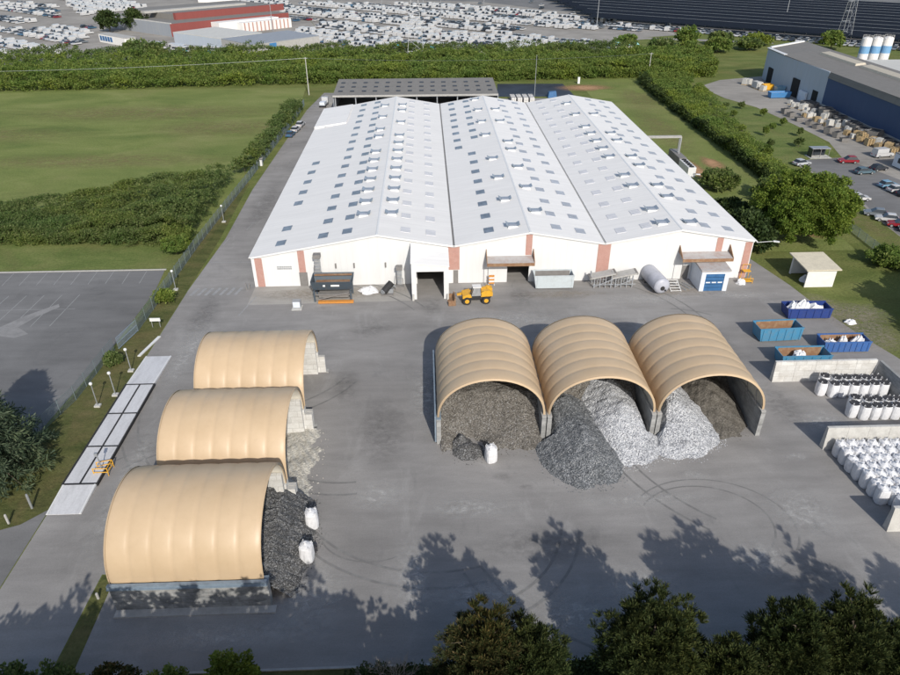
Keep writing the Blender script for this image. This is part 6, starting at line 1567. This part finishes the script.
for d, x, y, rz, van, paint, nm in spots:
    key = (paint, van)
    if cnt[van] < 290:
        cnt[van] += 1
        if key not in fp:
            o = far_proto(paint, van).build("stock_van" if van else "stock_car", [M['car_' + paint], M['glass']]); fp[key] = o
        else: o = fp[key].copy(); COL.objects.link(o)
        o.location = (x, y, 0); o.rotation_euler = (0, 0, rz); s = R1.uniform(.92, 1.08); o.scale = (s, 1, s)
        tag(o, "%s %s packed in the rows of the %s" % (paint, "van" if van else "car", {"central": "nearer central vehicle lot", "back": "farther central vehicle lot", "left": "left vehicle lot", "upper left": "upper left vehicle lot", "white block": "dense white block at upper left", "behind factory": "lot behind the red factory"}[nm]),
            "van" if van else "car", "%s %ss in the %s lot" % (paint, "van" if van else "car", nm))
    else:
        m = far_proto(paint, van); c, s = math.cos(rz), math.sin(rz); T = tail[van]; o_ = len(T.v)
        T.v += [(a * c - b_ * s + x, a * s + b_ * c + y, z) for a, b_, z in m.v]; T.f += [tuple(q + o_ for q in f) for f in m.f]; T.mi += [6 if k == 1 else PK.index(paint) for k in m.mi]
for van, nm in ((True, "farther_vans"), (False, "farther_cars")):
    if tail[van].v: tag(tail[van].build(nm, [M['car_' + k] for k in PK] + [M['glass']]), "farther rows of small parked %s in the distant lots" % ("vans" if van else "cars"), "vans" if van else "cars", None, "stuff")

# black carports with panel roofs in the upper right
ang = math.atan2(-.61, .79); nx, ny = .61, .79
for k in range(11):
    off = k * 15.5; cx, cy = 152 + nx * off + .79 * (60 - 8 * k) , 302 + ny * off - .61 * (60 - 8 * k)
    L = 210 + k * 10
    t = empty("carport_row", (cx, cy, 0), "long black panel-roofed carport row, %s" % ("nearest the green strip at upper right" if k == 0 else "%s row back from the green strip" % ["", "second", "third", "fourth", "fifth", "sixth", "seventh", "eighth", "ninth", "tenth", "eleventh"][k]), "carport", "black carport rows", ang)
    b = MB(); b.hexa([(-L / 2, -5.5, 3.2), (L / 2, -5.5, 3.2), (L / 2, 5.5, 4.4), (-L / 2, 5.5, 4.4)], [(-L / 2, -5.5, 3.35), (L / 2, -5.5, 3.35), (L / 2, 5.5, 4.55), (-L / 2, 5.5, 4.55)]); b.build("panel_roof", M['solar'], t)
    b = MB(); b.box(-L / 2, 5.52, 4.2, L / 2, 5.75, 4.62); b.build("edge_trim", M['steel'], t)
    b = MB()
    for i in range(int(L / 10)):
        x = -L / 2 + 5 + i * 10; b.box(x - .12, 1.0, 0, x + .12, 1.24, 3.8); b.tube((x, -4, 3.3), (x, 1.1, 2.4), .1, n=4)
    b.build("posts", M['steel'], t)
# cars showing in front of and between the carports
CPOLY = [(128, 312), (150, 295), (190, 268), (236, 232), (240, 240), (200, 270), (150, 312), (120, 345)]
kk = 0
for i in range(-60, 61):
    for k in range(0, 8):
        off = {0: -10.5, 1: -4.5}.get(k, -7 + (k - 1) * 15.5)
        x = 152 + UX * i * 2.9 + nx * off; y = 302 + UY * i * 2.9 + ny * off
        if R1.random() > (.9 if k == 0 else .75 if k == 1 else .06) or (k < 2 and not (125 < x < 238)) or (k > 1 and not (40 < x < 300)): continue
        if kk > 200: break
        kk += 1; paint = R1.choice(['white', 'white', 'silver', 'dark', 'dark', 'grey'])
        key = (paint, False)
        if key not in fp: fp[key] = far_proto(paint, False).build("stock_car", [M['car_' + paint], M['glass']]); o = fp[key]
        else: o = fp[key].copy(); COL.objects.link(o)
        o.name = "carport_car"
        o.location = (x, y, 0); o.rotation_euler = (0, 0, A0 + (PI if R1.random() < .5 else 0)); o.scale = (1, 1, 1)
        tag(o, "%s car parked beside the black carport rows" % paint, "car", "%s cars by the carports" % paint)

# ------------------------------------------------------------------ red and grey factory, upper left (axes turned 45 degrees)
t = empty("red_factory", (-108, 283.5, 0), "large grey and brick red flat-roofed factory beyond the hedge at upper left", "factory")
fa = Vector((.74, .67)); fb = Vector((-.74, .67)) ; fb = Vector((-.77, .64))
def fbox(o, a0, a1, b0, b1): return [(a0 * fa.x + b0 * fb.x, a0 * fa.y + b0 * fb.y), (a1 * fa.x + b0 * fb.x, a1 * fa.y + b0 * fb.y), (a1 * fa.x + b1 * fb.x, a1 * fa.y + b1 * fb.y), (a0 * fa.x + b1 * fb.x, a0 * fa.y + b1 * fb.y)]
def quadwall(b, p, q, z0, z1, th=.3):
    d = Vector((q[0] - p[0], q[1] - p[1])); nn = Vector((-d.y, d.x)).normalized() * th; b.prism([p, q, (q[0] + nn.x, q[1] + nn.y), (p[0] + nn.x, p[1] + nn.y)], z0, z1)
f1 = fbox(0, 0, 70, 0, 66)
b = MB(); quadwall(b, f1[0], f1[1], 0, 6.0); b.build("red_wall", M['redwall'], t)
b = MB(); quadwall(b, f1[3], f1[0], 0, 6.0); b.build("grey_wall", M['greywall'], t)
b = MB(); b.prism(fbox(0, .4, 70, .3, 66), 5.6, 5.95); b.build("roof", M['roofgrey'], t)
b = MB(); b.prism(fbox(0, .2, .9, -.05, 66), 6.01, 6.4); b.build("parapet", M['concrete'], t)
b = MB(); b.prism(fbox(0, 12, 78, 14, 16), 5.96, 9.2); b.build("upper_red_wall", M['redwall'], t)
b = MB(); b.prism(fbox(0, 12, 78, 16.1, 60), 5.97, 8.6); b.build("upper_roof", M['roofgrey'], t)
b = MB(); b.prism(fbox(0, 5, 65, 30, 34), 8.61, 9.6); b.build("roof_monitor", M['kerb'], t)
b = MB(); b.prism(fbox(0, 22, 58, -7, -.4), 0, 5.2); b.build("white_wing", M['wallwhite'], t)
b = MB(); b.prism(fbox(0, 32, 62, -12, -7.1), 0, 4.6); b.build("white_front_wing", M['wallwhite'], t)
b = MB()
for i in range(12):
    q = fbox(0, 33 + i * 2.4, 33.5 + i * 2.4, -12.4, -12.02); b.prism(q, 0, 4.5)
b.build("pilaster", M['red'], t)
t = empty("red_roof_hall", (-128, 462, 0), "far hall with a dull red roof at the top of the picture", "building", None, -.15)
b = MB(); b.box(-14, -6, 0, 14, 6, 5); b.build("wall", M['wallwhite'], t); b = MB(); b.hexa([(-14.5, -6.5, 5.01), (14.5, -6.5, 5.01), (14.5, 6.5, 5.01), (-14.5, 6.5, 5.01)], [(-13, -1, 8), (13, -1, 8), (13, 1, 8), (-13, 1, 8)]); b.build("roof", M['redwall'], t)
# grey hall and blue-panelled extension
t = empty("grey_hall", (-72.3, 240.3, 0), "blue grey hall with a pale flat roof in front of the red factory", "building"); O = (-72.3, 240.3, 0)
p = [(-100.4, 262.9), (-72.3, 240.3), (-57, 258.5), (-85, 281)]
b = MB(); quadwall(b, p[0], p[1], 0, 4.6); quadwall(b, p[1], p[2], 0, 4.6); quadwall(b, p[2], p[3], 0, 4.6); quadwall(b, p[3], p[0], 0, 4.6); b.build("wall", M['lightgreywall'], t, O)
b = MB(); b.prism(p, 4.61, 4.9); b.build("roof", M['whiteroof'], t, O)
t = empty("low_extension", (-54, 222, 0), "low grey extension with a bright blue panel beside the grey hall", "building"); O = (-54, 222, 0)
p = [(-71.9, 240), (-54.1, 221.5), (-28.5, 247), (-46, 266)]
b = MB()
for i in range(4): quadwall(b, p[i], p[(i + 1) % 4], 0, 4.6)
b.build("wall", M['kerb'], t, O)
b = MB(); b.prism(p, 4.61, 4.9); b.build("roof", M['greywall'], t, O)
b = MB(); b.prism([(-47.9, 227.7), (-45.4, 230.2), (-45.2, 230.0), (-47.7, 227.5)], .2, 4.4); b.build("blue_panel", M['blue'], t, O)
t = empty("prefab_office", (-128, 261, 0), "white prefab office with a flat roof and blue windows left of the factory", "building"); O = (-128, 261, 0)
p = [(-138.5, 269), (-120, 252.5), (-116.2, 256.5), (-134.6, 273)]
b = MB(); b.prism(p, 0, 3.6); b.build("wall", M['wallwhite'], t, O)
b = MB(); b.prism([(x + (x + 127) * .03, y + (y - 262) * .03) for x, y in p], 3.61, 3.8); b.build("roof", M['kerb'], t, O)
b = MB()
for i in range(5):
    f = .05 + i * .1; g_ = f + .07; q0 = (p[0][0] * (1 - f) + p[1][0] * f, p[0][1] * (1 - f) + p[1][1] * f); q1 = (p[0][0] * (1 - g_) + p[1][0] * g_, p[0][1] * (1 - g_) + p[1][1] * g_)
    b.prism([(q0[0] - .1, q0[1] - .12), (q1[0] - .1, q1[1] - .12), q1, q0], .9, 3)
b.build("window", M['doorblue'], t, O)
t = empty("aqua_store", (110, 232, 0), "small white store with a pale aqua roof before the far lot", "building")
b = MB(); b.box(-6.5, -3, 0, 6.5, 5, 2.2); b.build("wall", M['wallwhite'], t); b = MB(); b.hexa([(-4.5, -3.3, 2.21), (6.8, -3.3, 2.21), (6.8, 5.3, 2.21), (-4.5, 5.3, 2.21)], [(-3.5, -1, 3.2), (6, -1, 3.2), (6, 3, 3.2), (-3.5, 3, 3.2)]); b.build("roof", M['aqua'], t)
def coach(x, y, rz, lab, L=11):
    t = empty("coach", (x, y, 0), lab, "coach", "white coaches by the grey hall", rz)
    b = MB(); b.box(-L / 2, -1.2, .4, L / 2, 1.2, 2.9); b.build("body", M['car_white'], t)
    b = MB(); b.box(-L / 2 + .4, -1.23, 1.5, L / 2 - .3, -1.205, 2.3); b.box(L / 2 + .001, -1.0, 1.3, L / 2 + .03, 1.0, 2.6); b.build("windows", M['glass'], t)
    for xx in (-L * .3, L * .33):
        for s in (-1, 1): b = MB(); b.tube((xx, s * 1.0, .45), (xx, s * 1.21, .45), .45, n=10); b.build("wheel", M['black'], t)
for i, (x, y, rz, lab) in enumerate(((-92, 240, -.55, "white coach nearest the left side of the grey hall"), (-89, 234.5, -.55, "white coach in front of the first one by the grey hall"), (-73, 232, -.5, "long white coach with dark windows before the grey hall"), (-103, 246, -.6, "white coach beside the prefab office"))): coach(x, y, rz, lab, 12 if i == 2 else 9)
for i, (x, y, lx, lab) in enumerate(((-84, 221, 3, "cyan tarpaulin tent left of centre before the grey hall"), (-71, 217.5, 3.4, "cyan tarpaulin tent below the long coach"), (10, 231.5, 5, "bright cyan tarpaulin stall in the central lot, left one"), (22.5, 226, 5, "bright cyan tarpaulin stall behind the pylon"), (84, 231.5, 5, "blue tarpaulin stall at the right end of the central lot"))):
    t = empty("tarpaulin_stall", (x, y, 0), lab, "stall", "tarpaulin stalls", -.3)
    b = MB(); b.hexa([(-lx / 2, -2, 2.2), (lx / 2, -2, 2.2), (lx / 2, 2, 2.2), (-lx / 2, 2, 2.2)], [(-lx / 2 + .3, -.3, 3.1), (lx / 2 - .3, -.3, 3.1), (lx / 2 - .3, .3, 3.1), (-lx / 2 + .3, .3, 3.1)]); b.build("canopy", M['cyan'] if i < 4 else M['blue'], t)
    for sx in (-1, 1):
        for sy in (-1, 1): b = MB(); b.box(sx * (lx / 2 - .15) - .06, sy * 1.85 - .06, 0, sx * (lx / 2 - .15) + .06, sy * 1.85 + .06, 2.2); b.build("leg", M['steel'], t)
# white cabinets standing along the hedge by the lot
P_ = None
for i, x in enumerate([-66, -62, -57, -49, -45, -31, -28, -24.5, -14, -10.5, -7, 33, 46, 60]):
    if P_ is None:
        b = MB(); b.rbox(0, 0, .2, 2.0, 1.6, 2.2, 0, 0, .97); b.box(-.9, -.7, 0, -.6, .7, .2); b.box(.6, -.7, 0, .9, .7, .2); P_ = b.build("white_cabin", M['wallwhite'], org=(0, 0, 0)); o = P_
    else: o = P_.copy(); COL.objects.link(o)
    o.location = (x, 219.5 + R1.uniform(-1, 1.5), 0); o.rotation_euler = (0, 0, -.1); tag(o, "small white box cabin standing along the hedge edge of the far lot", "cabin", "white cabins along the far hedge")
# tall thin light masts over the lots
P_ = None
for i, (x, y) in enumerate(((113, 300), (60, 400), (-5, 360), (30, 330), (150, 420), (230, 330), (20, 440), (-60, 300))):
    if P_ is None:
        b = MB(); b.tube((0, 0, 0), (0, 0, 18), .22, .12, n=6); b.box(-.9, -.2, 17.9, .9, .2, 18.1); P_ = b.build("light_mast", M['steel'], org=(0, 0, 0)); o = P_
    else: o = P_.copy(); COL.objects.link(o)
    o.location = (x, y, 0); tag(o, "thin grey light mast rising over the far vehicle lots", "light mast", "light masts over the lots")
bpy.context.view_layer.update()
